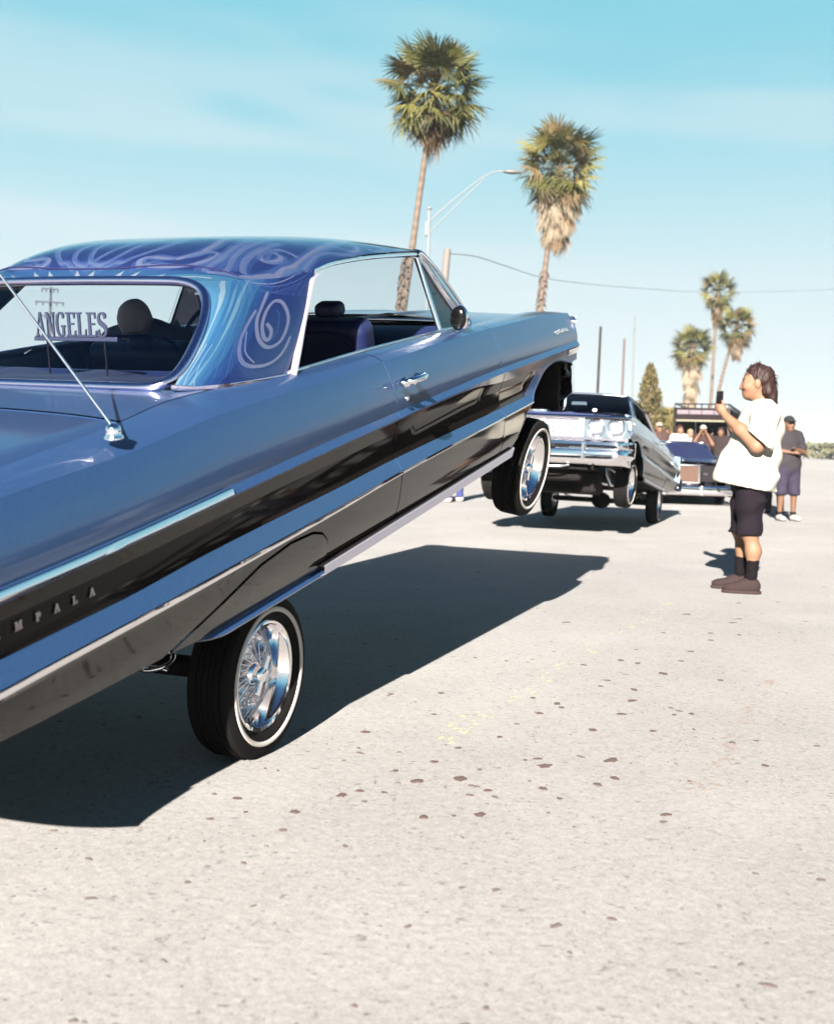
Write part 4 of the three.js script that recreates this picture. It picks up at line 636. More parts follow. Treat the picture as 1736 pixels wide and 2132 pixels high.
// street lamp with a double curved arm
{
  const L = thing('street_lamp', 'pale street lamp with a long double arm between the two tall palms', 'street lamp'); const Z = 39, b = at(880, 1000, Z); b.y = 0; L.position.copy(b); const q = (u, v) => at(u, v, Z).sub(b);
  const m = std({ color: col(.072, .080, .084), roughness: .9 });
  const top = q(893.5, 434); part('pole', merge([bar(V(0, 0, 0), V(top.x, top.y, 0), .08, .05, 14), bar(V(0, 0, 0), V(0, .5, 0), .2, .17, 12), ball(.09, .06, .09, top.x, top.y, 0)]), m, L);
  part('arm', tube([q(892, 462), q(940, 420), q(996.8, 375), q(1020, 361.5), q(1036, 357), q(1056, 356)], .026, 40, 8), m, L);
  part('arm', tube([q(891, 486), q(940, 438), q(995.5, 384), q(1012, 366)], .020, 40, 8), m, L);
  const hd = q(1066, 358); part('lamp_head', (() => { const g = new THREE.SphereGeometry(1, 18, 10); g.scale(.33, .075, .13); g.rotateZ(-.03); g.translate(hd.x, hd.y, hd.z); return g; })(), std({ color: col(.05, .045, .04), roughness: .5 }), L);
  part('bracket', box(.1, .5, .16, q(888, 470).x, q(888, 470).y - .1, 0, .02), m, L);
}
// utility poles and the wire they carry
const wood = matte({ color: col(.13, .10, .085) });
function upole(label, u0, v0, u1, v1, Z, r, arms, m = wood, group = 'utility poles in the distance') {
  const p = thing('utility_pole', label, 'utility pole', group), t = at(u0, v0, Z), k = at(u1, v1, Z); const d = t.clone().sub(k), b = k.clone().addScaledVector(d, -k.y / d.y); p.position.copy(b); const T = t.clone().sub(b);
  part('pole', bar(V(0, -.1, 0), T, r * 1.25, r, 12), m, p);
  for (const [dy, w, yaw] of arms) { const y = T.y - dy, x = T.x * (y / T.y); const a = part('crossarm', (() => { const g = box(w, .08, .09, 0, 0, 0, .01); g.rotateY(yaw); g.translate(x, y, .16); return g; })(), m, p); const ins = []; for (let i = 0; i < 5; i++) { const q = (i / 4 - .5) * w * .92; for (const s of [0]) ins.push(part('insulator', (() => { const g = new THREE.CylinderGeometry(.025, .035, .17, 8); g.translate(q * Math.cos(yaw) + x, y - .12, -q * Math.sin(yaw) + .16); return g; })(), M.under, a)); } }
  return p;
}
upole('pale wooden pole just right of the blue car windscreen, holding the wire', 931.5, 519, 924, 600, 46, .14, [], matte({ color: col(.080, .072, .066) }));
upole('dark thin pole rising behind the silver-blue car roof', 1250, 680, 1244, 805, 60, .065, [], matte({ color: col(.018, .011, .011) }));
upole('brown thin pole right of the dark one behind the silver-blue car', 1299.5, 705, 1295, 805, 60, .06, [], matte({ color: col(.055, .042, .040) }));
upole('faintest and palest pole, behind the silver-blue car', 1321, 655, 1316, 800, 85, .07, [], matte({ color: col(.075, .078, .08) }));
upole('pole with three crossarms seen through the blue car rear window', 107, 598, 104, 700, 70, .07, [[.12, 1.0, .25], [.94, 1.7, .25], [1.76, 1.05, .25]], matte({ color: col(.03, .027, .035) }));
{
  const pts = [at(930, 528, 46), at(985, 533, 49), at(1050, 553, 54), at(1125, 577, 61), at(1230, 592, 72), at(1340, 601, 82), at(1440, 607, 92), at(1560, 608, 96), at(1736, 602, 100), at(1860, 590, 103)];
  const m = new THREE.Mesh(tube(pts, .016, 120, 5), matte({ color: col(.035, .038, .042) })); m.name = 'overhead_wire'; scene.add(m); tag(m, 'thin overhead wire sagging across the sky from the pale pole to the right', 'wire');
}
// low dark saloon behind, facing us
{
  const C = thing('saloon_car', 'low dark blue saloon parked behind the silver-blue car, half hidden by the man', 'car');
  C.position.copy(W3(5.05, 0, 21.5)); C.rotation.y = -(Math.PI / 2) - .13;              // local x: its forward direction, towards the camera
  const blue = phys({ color: col(.010, .013, .052), metalness: .3, roughness: .3, clearcoat: .6, clearcoatRoughness: .05 });
  const sec = (x) => { const k = sstep(0, -.35, x); return { w: lerp(.93, .985, k), top: lerp(.80, .86, sstep(0, -1.7, x)) }; };
  part('body', merge([crease(grid(40, 10, (u, v) => { const x = -5.5 * u, s = sec(x); const a = v * 2 - 1; const t = Math.abs(a); const prof = [[1, .14], [1.0, .42], [.99, .60], [.965, .76], [.90, s.top]]; const q = t * 4, i = Math.min(3, Math.floor(4 - q)), f = 4 - q - i; const p0 = prof[i], p1 = prof[Math.min(4, i + 1)]; return [x, lerp(p0[1], p1[1], f), Math.sign(a || 1) * s.w * lerp(p0[0], p1[0], f)]; }), .5), box(.05, .5, 1.7, -5.5, .5, 0, .02), box(3.0, .05, 1.7, -3.9, .85, 0, .01)]), blue, C);
  part('bonnet', crease(grid(16, 20, (u, v) => { const x = -.03 - 1.75 * u, z = (v * 2 - 1) * .90; return [x, sec(x).top + .025 * (1 - (z / .9) ** 2) + .025 * Math.exp(-((z / .09) ** 2)), z]; }), .5), blue, C);
  for (const s of [1, -1]) part('wing_top', box(1.75, .05, .10, -.9, .835, s * .86, .02), blue, C);
  const gr = part('grille', merge([box(.03, .030, .62, .03, .755, 0, .008), box(.03, .030, .62, .03, .43, 0, .008), box(.03, .34, .035, .03, .59, .30, .008), box(.03, .34, .035, .03, .59, -.30, .008)]), M.chrome, C);
  part('grille_mesh', merge([box(.01, .30, .58, .012, .59, 0, 0), ...span(0, 7, 7).map(i => box(.012, .012, .58, .022, .46 + i * .037, 0, 0)), ...span(0, 11, 11).map(i => box(.012, .30, .008, .024, .59, -.27 + i * .049, 0))]), matte({ color: col(.055, .034, .026) }), gr);
  for (const s of [1, -1]) { const lc = part('lamp_cover', box(.03, .30, .56, .01, .60, s * .61, .01), M.black, C); part('lamp_emblem', box(.008, .03, .07, .03, .60, s * .42, .004), M.chrome, lc); part('corner_lamp', box(.05, .26, .045, .0, .60, s * .915, .015), M.chrome, C); }
  const b = part('bumper', crease(grid(30, 8, (u, v) => { const t = u * 2 - 1, a = (v - .5) * Math.PI; return [.09 + .05 * Math.cos(a) - .16 * Math.pow(Math.abs(t), 6), .29 + .105 * Math.sin(a) * (1 + .1 * Math.cos(a * 2)), t * .99]; }), .6), M.chrome, C);
  part('bumper_strip', box(.02, .03, 1.7, .142, .315, 0, .006), M.rubber, b); for (const s of [1, -1]) part('bumper_guard', box(.05, .20, .06, .135, .29, s * .34, .02), M.chrome, b);
  part('windscreen', crease(grid(16, 8, (u, v) => { const z = u * 2 - 1; return [-1.78 + .12 * (1 - z * z) - .62 * v, lerp(.87, 1.165, v) + .02 * (1 - z * z) * v, z * lerp(.80, .64, v)]; }), .5), phys({ color: col(.008, .010, .026), roughness: .06, specularIntensity: .7 }), C);
  part('windscreen_frame', tube([V(-1.80, .87, .81), V(-2.1, 1.02, .73), V(-2.40, 1.165, .655), V(-2.32, 1.185, 0), V(-2.40, 1.165, -.655), V(-2.1, 1.02, -.73), V(-1.80, .87, -.81)], .018, 60, 6), M.chrome, C);
  part('roof', crease(grid(20, 16, (u, v) => { const z = v * 2 - 1; return [lerp(-2.34 - .06 * z * z, -3.75, u), 1.175 + .03 * (1 - z * z) + .03 * Math.sin(u * 3.1) - .06 * u * u, z * .66]; }), .5), blue, C);
  for (const s of [1, -1]) { part('side_window', grid(8, 2, (u, v) => [lerp(-2.42 + .55 * v, -3.9 - .2 * v, u), lerp(1.16, .86, v), s * lerp(.66, .83, v)]), M.black, C); part('side_mirror', ball(.05, .05, .07, -1.95, .90, s * .93), M.chrome, C); }
  part('rear_window', grid(6, 2, (u, v) => [lerp(-3.72, -4.3, v), lerp(1.15, .86, v), (u * 2 - 1) * lerp(.64, .78, v)]), M.black, C);
  part('bonnet_ornament', merge([box(.03, .07, .012, -.03, .86, 0, .005), box(.06, .012, .03, -.04, .825, 0, .004)]), M.chrome, C);
  for (const x of [-.95, -4.2]) for (const s of [1, -1]) wheelParts(C, V(x, .286, s * .80), s, { tyre: M.tyre, whitewall: M.whitewall, chrome: M.chrome });
  part('underbody', box(4.9, .06, 1.6, -2.75, .17, 0, 0), M.under, C);
}
// dark box truck with its end open
{
  const T = thing('box_truck', 'dark open-ended box truck with a pale band under its roof rail, behind the crowd', 'truck');
  T.position.copy(W3(10.95, 0, 40)); const yaw = Math.atan2(2.65, 8); T.rotation.y = -yaw;     // local -z runs away from the camera, x to the right; origin at its right rear corner
  const dark = matte({ color: col(.009, .006, .0065) }), pale = matte({ color: col(.082, .066, .076) }), w = 1.85, L = 8.4;
  part('side_wall', box(.06, 1.75, L, -.03, 1.55, -L / 2, .01), dark, T); part('side_wall', box(.06, 1.75, L, -w + .03, 1.55, -L / 2, .01), dark, T);
  part('front_wall', box(w - .14, 1.75, .06, -w / 2, 1.55, -L + .04, .01), dark, T); part('floor', box(w - .13, .08, L - .1, -w / 2, .72, -L / 2, .01), dark, T); part('roof', box(w + .04, .05, L + .04, -w / 2, 2.455, -L / 2, .01), dark, T);
  for (let i = 0; i < 4; i++) part('band_panel', box((w - .14) / 4 - .02, .15, .03, -w + .07 + (i + .5) * (w - .14) / 4, 2.33, .012, .006), pale, T);
  part('header', box(w - .13, .20, .04, -w / 2, 2.15, .0, .005), dark, T); part('header_strip', box(w - .10, .06, .03, -w / 2, 2.03, .018, .005), matte({ color: col(.10, .095, .07) }), T);
  part('post', box(.07, 2.0, .07, .006, 1.45, .01, .01), matte({ color: col(.035, .028, .030) }), T); part('post', box(.06, 2.0, .07, -w - .002, 1.45, .01, .01), dark, T);
  const rail = part('roof_rail', merge([bar(V(-w, 2.62, 0), V(.02, 2.62, 0), .025), bar(V(.02, 2.62, 0), V(.02, 2.62, -L), .025), bar(V(-w, 2.62, 0), V(-w, 2.62, -L), .025)]), dark, T);
  for (let i = 0; i < 9; i++) part('rail_post', bar(V(-w + i * w / 8, 2.47, 0), V(-w + i * w / 8, 2.62, 0), .02), dark, rail);
  for (let i = 1; i < 10; i++) part('rail_post', bar(V(.02, 2.47, -i * L / 9), V(.02, 2.62, -i * L / 9), .02), dark, rail);
  for (const z of [-1.4, -6.8]) for (const x of [-.18, -w + .18]) part('wheel', (() => { const g = new THREE.TorusGeometry(.33, .12, 12, 28); g.rotateY(Math.PI / 2); g.translate(x, .45, z); return g; })(), M.tyre, T);
}

// far hedge along the end of the street
{
  const rnd = rng(91), pos = [], idx = [];
  for (let i = 0; i < 9000; i++) { const x = -40 + 150 * rnd(), h = 1.3 + 1.1 * fbm(x * .12, 3, 3, 0, 5), y = h * Math.pow(rnd(), .7), z = 142 + 3 * rnd(); const k = pos.length / 3, s = .18 + .22 * rnd(); const u = V(rnd() - .5, rnd() - .3, rnd() - .5).normalize().multiplyScalar(s), v = V(rnd() - .5, rnd() - .5, rnd() - .5).normalize().multiplyScalar(s * .6); for (const q of [[-1, -1], [1, -1], [1, 1], [-1, 1]]) pos.push(x + u.x * q[0] + v.x * q[1], Math.max(.02, y + u.y * q[0] + v.y * q[1]), -z + u.z * q[0] + v.z * q[1]); idx.push(k, k + 1, k + 2, k, k + 2, k + 3); }
  const m = new THREE.Mesh(geoFrom(pos, idx), matte({ color: col(.055, .052, .030) })); m.name = 'far_hedge'; scene.add(m); tag(m, 'low hazy hedge far away along the end of the street', 'hedge', null, 'stuff');
}

// ------------------------------------------------------------------ people
const sd = {
  cap: (p, a, b, ra, rb) => { const bx = b[0] - a[0], by = b[1] - a[1], bz = b[2] - a[2], px = p[0] - a[0], py = p[1] - a[1], pz = p[2] - a[2]; const t = clamp((px * bx + py * by + pz * bz) / (bx * bx + by * by + bz * bz + 1e-9), 0, 1); return Math.hypot(px - bx * t, py - by * t, pz - bz * t) - lerp(ra, rb, t); },
  ell: (p, c, r) => { const x = (p[0] - c[0]) / r[0], y = (p[1] - c[1]) / r[1], z = (p[2] - c[2]) / r[2]; const k = Math.hypot(x, y, z); return (k - 1) * Math.min(r[0], r[1], r[2]); },
  smin: (a, b, k) => { const h = Math.max(k - Math.abs(a - b), 0) / k; return Math.min(a, b) - h * h * k * .25; },
  box: (p, c, r, e) => { const x = Math.abs(p[0] - c[0]) - r[0], y = Math.abs(p[1] - c[1]) - r[1], z = Math.abs(p[2] - c[2]) - r[2]; return Math.hypot(Math.max(x, 0), Math.max(y, 0), Math.max(z, 0)) + Math.min(Math.max(x, y, z), 0) - e; },
};
const chain = (p, k, list) => { let d = 1e3; for (const f of list) d = sd.smin(d, f, k); return d; };
function nets(fn, lo, hi, h) {                            // surface nets: one closed skin round the field's zero level
  const n = [0, 1, 2].map(i => Math.ceil((hi[i] - lo[i]) / h) + 1), id = (i, j, k) => (k * n[1] + j) * n[0] + i, f = new Float32Array(n[0] * n[1] * n[2]);
  for (let k = 0; k < n[2]; k++) for (let j = 0; j < n[1]; j++) for (let i = 0; i < n[0]; i++) f[id(i, j, k)] = fn([lo[0] + i * h, lo[1] + j * h, lo[2] + k * h]);
  const vid = new Int32Array(f.length).fill(-1), pos = [], idx = [];
  const E = [[0, 1], [2, 3], [4, 5], [6, 7], [0, 2], [1, 3], [4, 6], [5, 7], [0, 4], [1, 5], [2, 6], [3, 7]];
  for (let k = 0; k < n[2] - 1; k++) for (let j = 0; j < n[1] - 1; j++) for (let i = 0; i < n[0] - 1; i++) {
    const c = []; let m = 0; for (let q = 0; q < 8; q++) { const v = f[id(i + (q & 1), j + (q >> 1 & 1), k + (q >> 2))]; c.push(v); if (v < 0) m |= 1 << q; } if (m === 0 || m === 255) continue;
    let x = 0, y = 0, z = 0, s = 0; for (const [a, b] of E) if ((c[a] < 0) !== (c[b] < 0)) { const t = c[a] / (c[a] - c[b]); x += (a & 1) + ((b & 1) - (a & 1)) * t; y += (a >> 1 & 1) + ((b >> 1 & 1) - (a >> 1 & 1)) * t; z += (a >> 2) + ((b >> 2) - (a >> 2)) * t; s++; }
    vid[id(i, j, k)] = pos.length / 3; pos.push(lo[0] + (i + x / s) * h, lo[1] + (j + y / s) * h, lo[2] + (k + z / s) * h);
  }
  const quad = (a, b, c, d, fl) => { if (a < 0 || b < 0 || c < 0 || d < 0) return; if (fl) idx.push(a, c, b, a, d, c); else idx.push(a, b, c, a, c, d); };
  for (let k = 1; k < n[2] - 1; k++) for (let j = 1; j < n[1] - 1; j++) for (let i = 1; i < n[0] - 1; i++) {
    const v = f[id(i, j, k)] < 0;
    if (v !== f[id(i + 1, j, k)] < 0) quad(vid[id(i, j - 1, k - 1)], vid[id(i, j, k - 1)], vid[id(i, j, k)], vid[id(i, j - 1, k)], !v);
    if (v !== f[id(i, j + 1, k)] < 0) quad(vid[id(i - 1, j, k - 1)], vid[id(i - 1, j, k)], vid[id(i, j, k)], vid[id(i, j, k - 1)], !v);
    if (v !== f[id(i, j, k + 1)] < 0) quad(vid[id(i - 1, j - 1, k)], vid[id(i, j - 1, k)], vid[id(i, j, k)], vid[id(i - 1, j, k)], !v);
  }
  return geoFrom(pos, idx);
}
function paintVerts(g, fn) { const p = g.attributes.position, c = []; for (let i = 0; i < p.count; i++) { const q = fn([p.getX(i), p.getY(i), p.getZ(i)]); c.push(...q); } g.setAttribute('color', new THREE.Float32BufferAttribute(c, 3)); return g; }
function headField(p, c, s = 1, beard = 0) {              // c: middle of the skull, face towards +x
  const q = [(p[0] - c[0]) / s, (p[1] - c[1]) / s, (p[2] - c[2]) / s], az = [q[0], q[1], Math.abs(q[2])];
  let d = sd.ell(q, [-.012, .020, 0], [.100, .108, .078]);
  d = sd.smin(d, sd.ell(q, [.030, -.045, 0], [.062, .075, .062]), .05);           // face
  d = sd.smin(d, sd.ell(q, [.052, -.098, 0], [.034, .028, .036]), .035);          // chin
  d = sd.smin(d, sd.cap(az, [.072, .018, .012], [.070, .014, .040], .014, .010), .02);   // brow
  d = sd.smin(d, sd.cap(q, [.084, .004, 0], [.108, -.038, 0], .010, .014), .014);        // nose
  d = sd.smin(d, sd.cap(az, [.094, -.042, .010], [.092, -.042, .012], .010, .010), .012);
  d = sd.smin(d, sd.ell(az, [.062, -.030, .040], [.026, .024, .022]), .025);             // cheek
  d = sd.smin(d, sd.cap(az, [.088, -.066, 0], [.080, -.067, .020], .0085, .005), .008);  // lips
  d = sd.smin(d, sd.cap(az, [.086, -.080, 0], [.078, -.079, .017], .008, .005), .008);
  d = Math.max(d, -sd.ell(az, [.093, .002, .031], [.012, .009, .014]));                   // eye hollow
  d = sd.smin(d, sd.ell(az, [.079, .001, .031], [.011, .010, .012]), .004);               // eye
  d = sd.smin(d, sd.ell(az, [-.012, -.008, .082], [.022, .034, .012]), .010);             // ear
  d = sd.smin(d, sd.cap(q, [-.030, -.06, 0], [-.055, -.18, 0], .056, .062), .04);         // neck
  if (beard) d -= 0;
  return d * s;
}
// fingers: each its own short chain from the palm
function handField(p, w, palm, tips, r = .0095) { let d = sd.smin(sd.cap(p, w, palm, .028, .030), sd.ell(p, palm, [.036, .042, .026]), .02); for (const t of tips) { let e = 1e3; for (let i = 0; i < t.length - 1; i++) e = Math.min(e, sd.cap(p, t[i], t[i + 1], r - .001 * i, r - .001 * (i + 1))); d = sd.smin(d, e, .008); } return d; }

const skinTone = (r, g, b) => phys({ color: col(r, g, b), roughness: .6, specularIntensity: .35, vertexColors: true });
// the man filming with his phone
{
  const P = thing('person', 'man in a baggy white T-shirt and black shorts, standing in profile filming with a phone', 'person');
  P.position.copy(W3(2.545, 0, 8.77)); P.rotation.y = Math.PI - .22; P.scale.setScalar(.98);
  const hc = [-.052, 1.632, 0];
  const Ls = [-.125, 1.385, -.205], Le = [-.055, 1.135, -.285], Lw = [.170, 1.365, -.10], Rs = [-.12, 1.385, .205], Re = [-.02, 1.14, .27], Rw = [.160, 1.375, .085];
  const phoneC = [.215, 1.485, -.015];
  const Lhand = (p) => handField(p, Lw, [.200, 1.418, -.062], [[[.215, 1.446, -.072], [.236, 1.455, -.050], [.232, 1.452, -.022]], [[.220, 1.432, -.072], [.240, 1.438, -.048], [.236, 1.436, -.018]], [[.220, 1.416, -.070], [.239, 1.420, -.046], [.235, 1.418, -.020]], [[.216, 1.402, -.066], [.232, 1.404, -.044], [.230, 1.402, -.024]], [[.185, 1.435, -.062], [.192, 1.462, -.052], [.198, 1.486, -.044]]]);
  const Rhand = (p) => handField(p, Rw, [.198, 1.425, .040], [[[.215, 1.450, .048], [.238, 1.456, .030], [.236, 1.454, .006]], [[.220, 1.436, .048], [.241, 1.440, .028], [.238, 1.438, .004]], [[.220, 1.420, .046], [.239, 1.423, .026], [.236, 1.421, .006]], [[.214, 1.406, .042], [.230, 1.408, .026], [.229, 1.406, .010]], [[.186, 1.440, .040], [.194, 1.466, .030], [.199, 1.488, .022]]]);
  const legs = (p) => Math.min(chain(p, .05, [sd.cap(p, [-.03, .86, -.095], [-.030, .47, -.120], .095, .060), sd.cap(p, [-.030, .47, -.12], [-.062, .33, -.12], .054, .054), sd.cap(p, [-.062, .33, -.12], [-.050, .085, -.12], .050, .034), sd.cap(p, [-.06, .045, -.12], [.12, .035, -.125], .035, .03)]),
    chain(p, .05, [sd.cap(p, [-.01, .86, .095], [.025, .47, .125], .095, .060), sd.cap(p, [.025, .47, .125], [.000, .33, .13], .054, .052), sd.cap(p, [.000, .33, .13], [.022, .085, .13], .048, .034), sd.cap(p, [.01, .045, .13], [.13, .035, .135], .035, .03)]));
  const arms = (p) => Math.min(chain(p, .03, [sd.cap(p, Ls, Le, .066, .050), sd.cap(p, Le, [.06, 1.26, -.19], .052, .050), sd.cap(p, [.06, 1.26, -.19], Lw, .048, .031)]), chain(p, .03, [sd.cap(p, Rs, Re, .066, .050), sd.cap(p, Re, [.08, 1.27, .17], .052, .048), sd.cap(p, [.08, 1.27, .17], Rw, .046, .031)]));
  const torso = (p) => chain(p, .12, [sd.ell(p, [-.105, 1.30, 0], [.135, .20, .185]), sd.ell(p, [-.05, 1.05, 0], [.155, .20, .165]), sd.ell(p, [-.04, .90, 0], [.155, .14, .18])]);
  const body = (p) => { let d = sd.smin(torso(p), arms(p), .03); d = sd.smin(d, headField(p, hc, 1.03), .02); d = sd.smin(d, legs(p), .03); return d; };
  const gBody = nets(body, [-.32, -.01, -.36], [.30, 1.50, .36], .0115);
  const gHead = nets((p) => headField(p, hc, 1.03), [-.19, 1.43, -.11], [.09, 1.79, .11], .0045);
  const gHands = [nets(Lhand, [.12, 1.33, -.125], [.26, 1.51, .0], .0042), nets(Rhand, [.12, 1.34, -.01], [.26, 1.51, .11], .0042)];
  const skin = [.105, .057, .034];
  const all = merge([gBody, gHead, ...gHands]);
  paintVerts(all, (p) => { const q = [p[0] - hc[0], p[1] - hc[1], Math.abs(p[2])]; let k = skin.slice(); const beard = sstep(-.045, -.062, q[1]) * sstep(.025, .055, q[0]) * (p[1] > 1.46 ? 1 : 0); if (beard > 0) k = k.map((v, i) => lerp(v, [.085, .034, .02][i], .45 * beard)); const mous = Math.abs(q[1] + .057) < .008 && q[0] > .078 && p[1] > 1.46; if (mous) k = [.055, .022, .014]; if (Math.abs(q[1] - .026) < .007 && q[0] > .06 && q[2] > .012 && q[2] < .05 && p[1] > 1.6) k = [.03, .014, .01]; const n = .93 + .14 * vnoise3(p[0] * 30, p[1] * 30, p[2] * 30); return k.map(v => v * n); });
  part('body', all, skinTone(1, 1, 1), P);
  const eye = std({ color: col(.02, .014, .012), roughness: .2 }); for (const s of [1, -1]) part('eye', ball(.006, .006, .007, hc[0] + .0905, hc[1] + .001, s * .032, 10), eye, P);
  // shirt: belly, loose sleeves, slanting hem
  const cloth = (p) => { const n = .010 * (vnoise3(p[0] * 9 + 4, p[1] * 5, p[2] * 9 + 7, 3) - .5) + .011 * Math.sin(p[1] * 30 + p[0] * 22 + 7 * vnoise3(p[0] * 4, p[1] * 4, p[2] * 4)) * sstep(1.2, .95, p[1]) * (.3 + .7 * sstep(-.02, -.16, p[0])) + .005 * Math.sin(p[1] * 20 - p[0] * 34 + 4 * vnoise3(p[0] * 5, p[1] * 3, p[2] * 5));
    let d = chain(p, .10, [sd.ell(p, [-.110, 1.29, 0], [.160, .22, .210]), sd.cap(p, [-.080, 1.27, 0], [.020, .90, 0], .155, .200), sd.cap(p, [.018, .92, 0], [.010, .74, 0], .200, .190), sd.ell(p, [-.03, .90, 0], [.165, .30, .235]), sd.cap(p, [-.10, 1.05, .0], [-.070, .74, 0], .135, .118), sd.cap(p, [-.115, 1.395, -.15], [-.115, 1.395, .15], .078, .078)]);
    const sl = Math.max(sd.cap(p, Ls, [-.065, 1.16, -.275], .098, .118), ((p[0] + .07) * .62 - (p[1] - 1.175) * .78)); const sr = Math.max(sd.cap(p, Rs, [-.03, 1.16, .265], .098, .115), ((p[0] + .03) * .62 - (p[1] - 1.185) * .78));
    d = sd.smin(d, sl, .03); d = sd.smin(d, sr, .03); d += n; const hem = (.818 + p[0] * .17) - p[1]; d = Math.max(d, hem); d = Math.max(d, -sd.cap(p, [-.09, 1.44, 0], [-.055, 1.56, 0], .066, .09)); return d; };
  part('t_shirt', nets(cloth, [-.34, .70, -.42], [.32, 1.50, .42], .011), matte({ color: col(.24, .228, .20) }), P);
  const sh = (p) => { const n = .010 * Math.sin(p[1] * 30 + 9 * vnoise3(p[0] * 6, p[1] * 6, p[2] * 6)) + .008 * (vnoise3(p[0] * 14, p[1] * 8, p[2] * 14) - .5); let d = sd.smin(sd.smin(sd.cap(p, [-.040, .88, -.085], [-.022, .46, -.110], .128, .092), sd.cap(p, [-.030, .88, .085], [.022, .46, .112], .128, .088), .03), sd.ell(p, [-.03, .86, 0], [.14, .16, .17]), .03); d = Math.max(d + n, (.448 + p[0] * .03) - p[1]); return Math.max(d, p[1] - .95); };
  part('shorts', nets(sh, [-.25, .42, -.30], [.22, .97, .30], .0115), matte({ color: col(.0048, .0033, .005) }), P);
  const sockM = matte({ color: col(.003, .0022, .0026) }), shoeM = matte({ color: col(.014, .0085, .0085), specularIntensity: .25 }), soleM = matte({ color: col(.020, .013, .0125) });
  for (const [ax, z] of [[-.055, -.12], [.017, .13]]) {
    part('sock', nets((p) => Math.max(sd.cap(p, [ax - .008, .30, z], [ax + .006, .07, z], .050, .042) + .002 * Math.sin(p[1] * 120), p[1] - .262), [ax - .09, .03, z - .09], [ax + .09, .28, z + .09], .010), sockM, P);
    const s = part('shoe', nets((p) => { let d = chain(p, .05, [sd.ell(p, [ax - .005, .055, z], [.062, .055, .044]), sd.ell(p, [ax + .12, .040, z - .004], [.10, .042, .050]), sd.cap(p, [ax + .0, .085, z], [ax + .06, .07, z], .036, .034)]); return Math.max(d, .018 - p[1]); }, [ax - .09, .0, z - .08], [ax + .25, .14, z + .08], .008), shoeM, P);
    part('sole', nets((p) => Math.max(sd.smin(sd.ell([p[0], 0, p[2]], [ax - .005, 0, z], [.068, .1, .047]), sd.ell([p[0], 0, p[2]], [ax + .12, 0, z - .004], [.105, .1, .053]), .06), Math.abs(p[1] - .013) - .012), [ax - .1, -.01, z - .08], [ax + .26, .045, z + .08], .007), soleM, s);
    part('laces', merge(span(0, 3, 3).map(i => tube([V(ax + .045 + i * .022, .098 - i * .008, z - .026), V(ax + .050 + i * .022, .106 - i * .008, z), V(ax + .045 + i * .022, .098 - i * .008, z + .026)], .004, 8, 5))), M.black, s);
  }
  // wavy dark brown hair, longer at the back
  const hair = (p) => { const q = [p[0] - hc[0], p[1] - hc[1], p[2]]; const n = .016 * (vnoise3(p[0] * 26 + p[1] * 8, p[1] * 20, p[2] * 26, 8) - .5) + .007 * (vnoise3(p[0] * 110, p[1] * 36, p[2] * 110, 9) - .5);
    let d = sd.ell(q, [-.026, .036, 0], [.111, .113, .090]); d = sd.smin(d, sd.ell(q, [-.092, -.04, 0], [.058, .11, .084]), .05); d = sd.smin(d, sd.ell(q, [-.118, -.120, 0], [.046, .085, .078]), .05);
    d += n; d = Math.max(d, -sd.smin(sd.ell(q, [.070, -.040, 0], [.082, .126, .13]), sd.ell(q, [.035, -.10, 0], [.085, .10, .2]), .02)); d = Math.max(d, -sd.ell(q, [-.005, -.03, 0], [.030, .042, .3])); return d; };
  const hm = matte({ color: col(.011, .0048, .0038), roughness: .6, specularIntensity: .3 });
  const h = part('hair', nets(hair, [-.30, 1.40, -.14], [.08, 1.82, .14], .0052), hm, P);
  const rnd = rng(4), str = []; for (let i = 0; i < 260; i++) { const a = (rnd() - .5) * 3.2, e = .1 + 1.3 * rnd(); const back = rnd() > .45; const s0 = back ? V(hc[0] - .10 - .04 * rnd(), hc[1] + .06 - .20 * rnd(), (rnd() - .5) * .15) : V(hc[0] - .03 + .105 * Math.cos(a) * Math.cos(e), hc[1] + .036 + .112 * Math.sin(e), .09 * Math.sin(a) * Math.cos(e)); const o = s0.clone().sub(V(hc[0] - .03, hc[1] + .0, 0)).normalize(); const L = .014 + .026 * rnd(); str.push(tube([s0.clone().addScaledVector(o, -.01), s0.clone().addScaledVector(o, L * .5).add(V(0, .006 * (rnd() - .3), .008 * (rnd() - .5))), s0.clone().addScaledVector(o, L * .8).add(V(-.012 * rnd(), -.03 * rnd(), .02 * (rnd() - .5)))], .0019, 5, 4)); }
  tag(part('hair_strands', merge(str), hm, h), 'loose dark strands', null, null, 'stuff');
  // the phone in his hands
  const F = thing('mobile_phone', 'dark phone held upright in the hands of the man in the white T-shirt', 'phone'); F.position.copy(P.localToWorld(V(...phoneC))); P.updateMatrixWorld(true); F.position.copy(P.localToWorld(V(...phoneC))); F.rotation.set(0, P.rotation.y + .62, .03);
  part('case', box(.011, .152, .076, 0, 0, 0, .008), M.black, F); part('screen', box(.002, .142, .068, -.0058, 0, 0, .001), phys({ color: col(.01, .01, .012), roughness: .05, clearcoat: 1 }), F); part('camera_bump', box(.004, .03, .03, .007, .052, .016, .002), M.rubber, F);
}
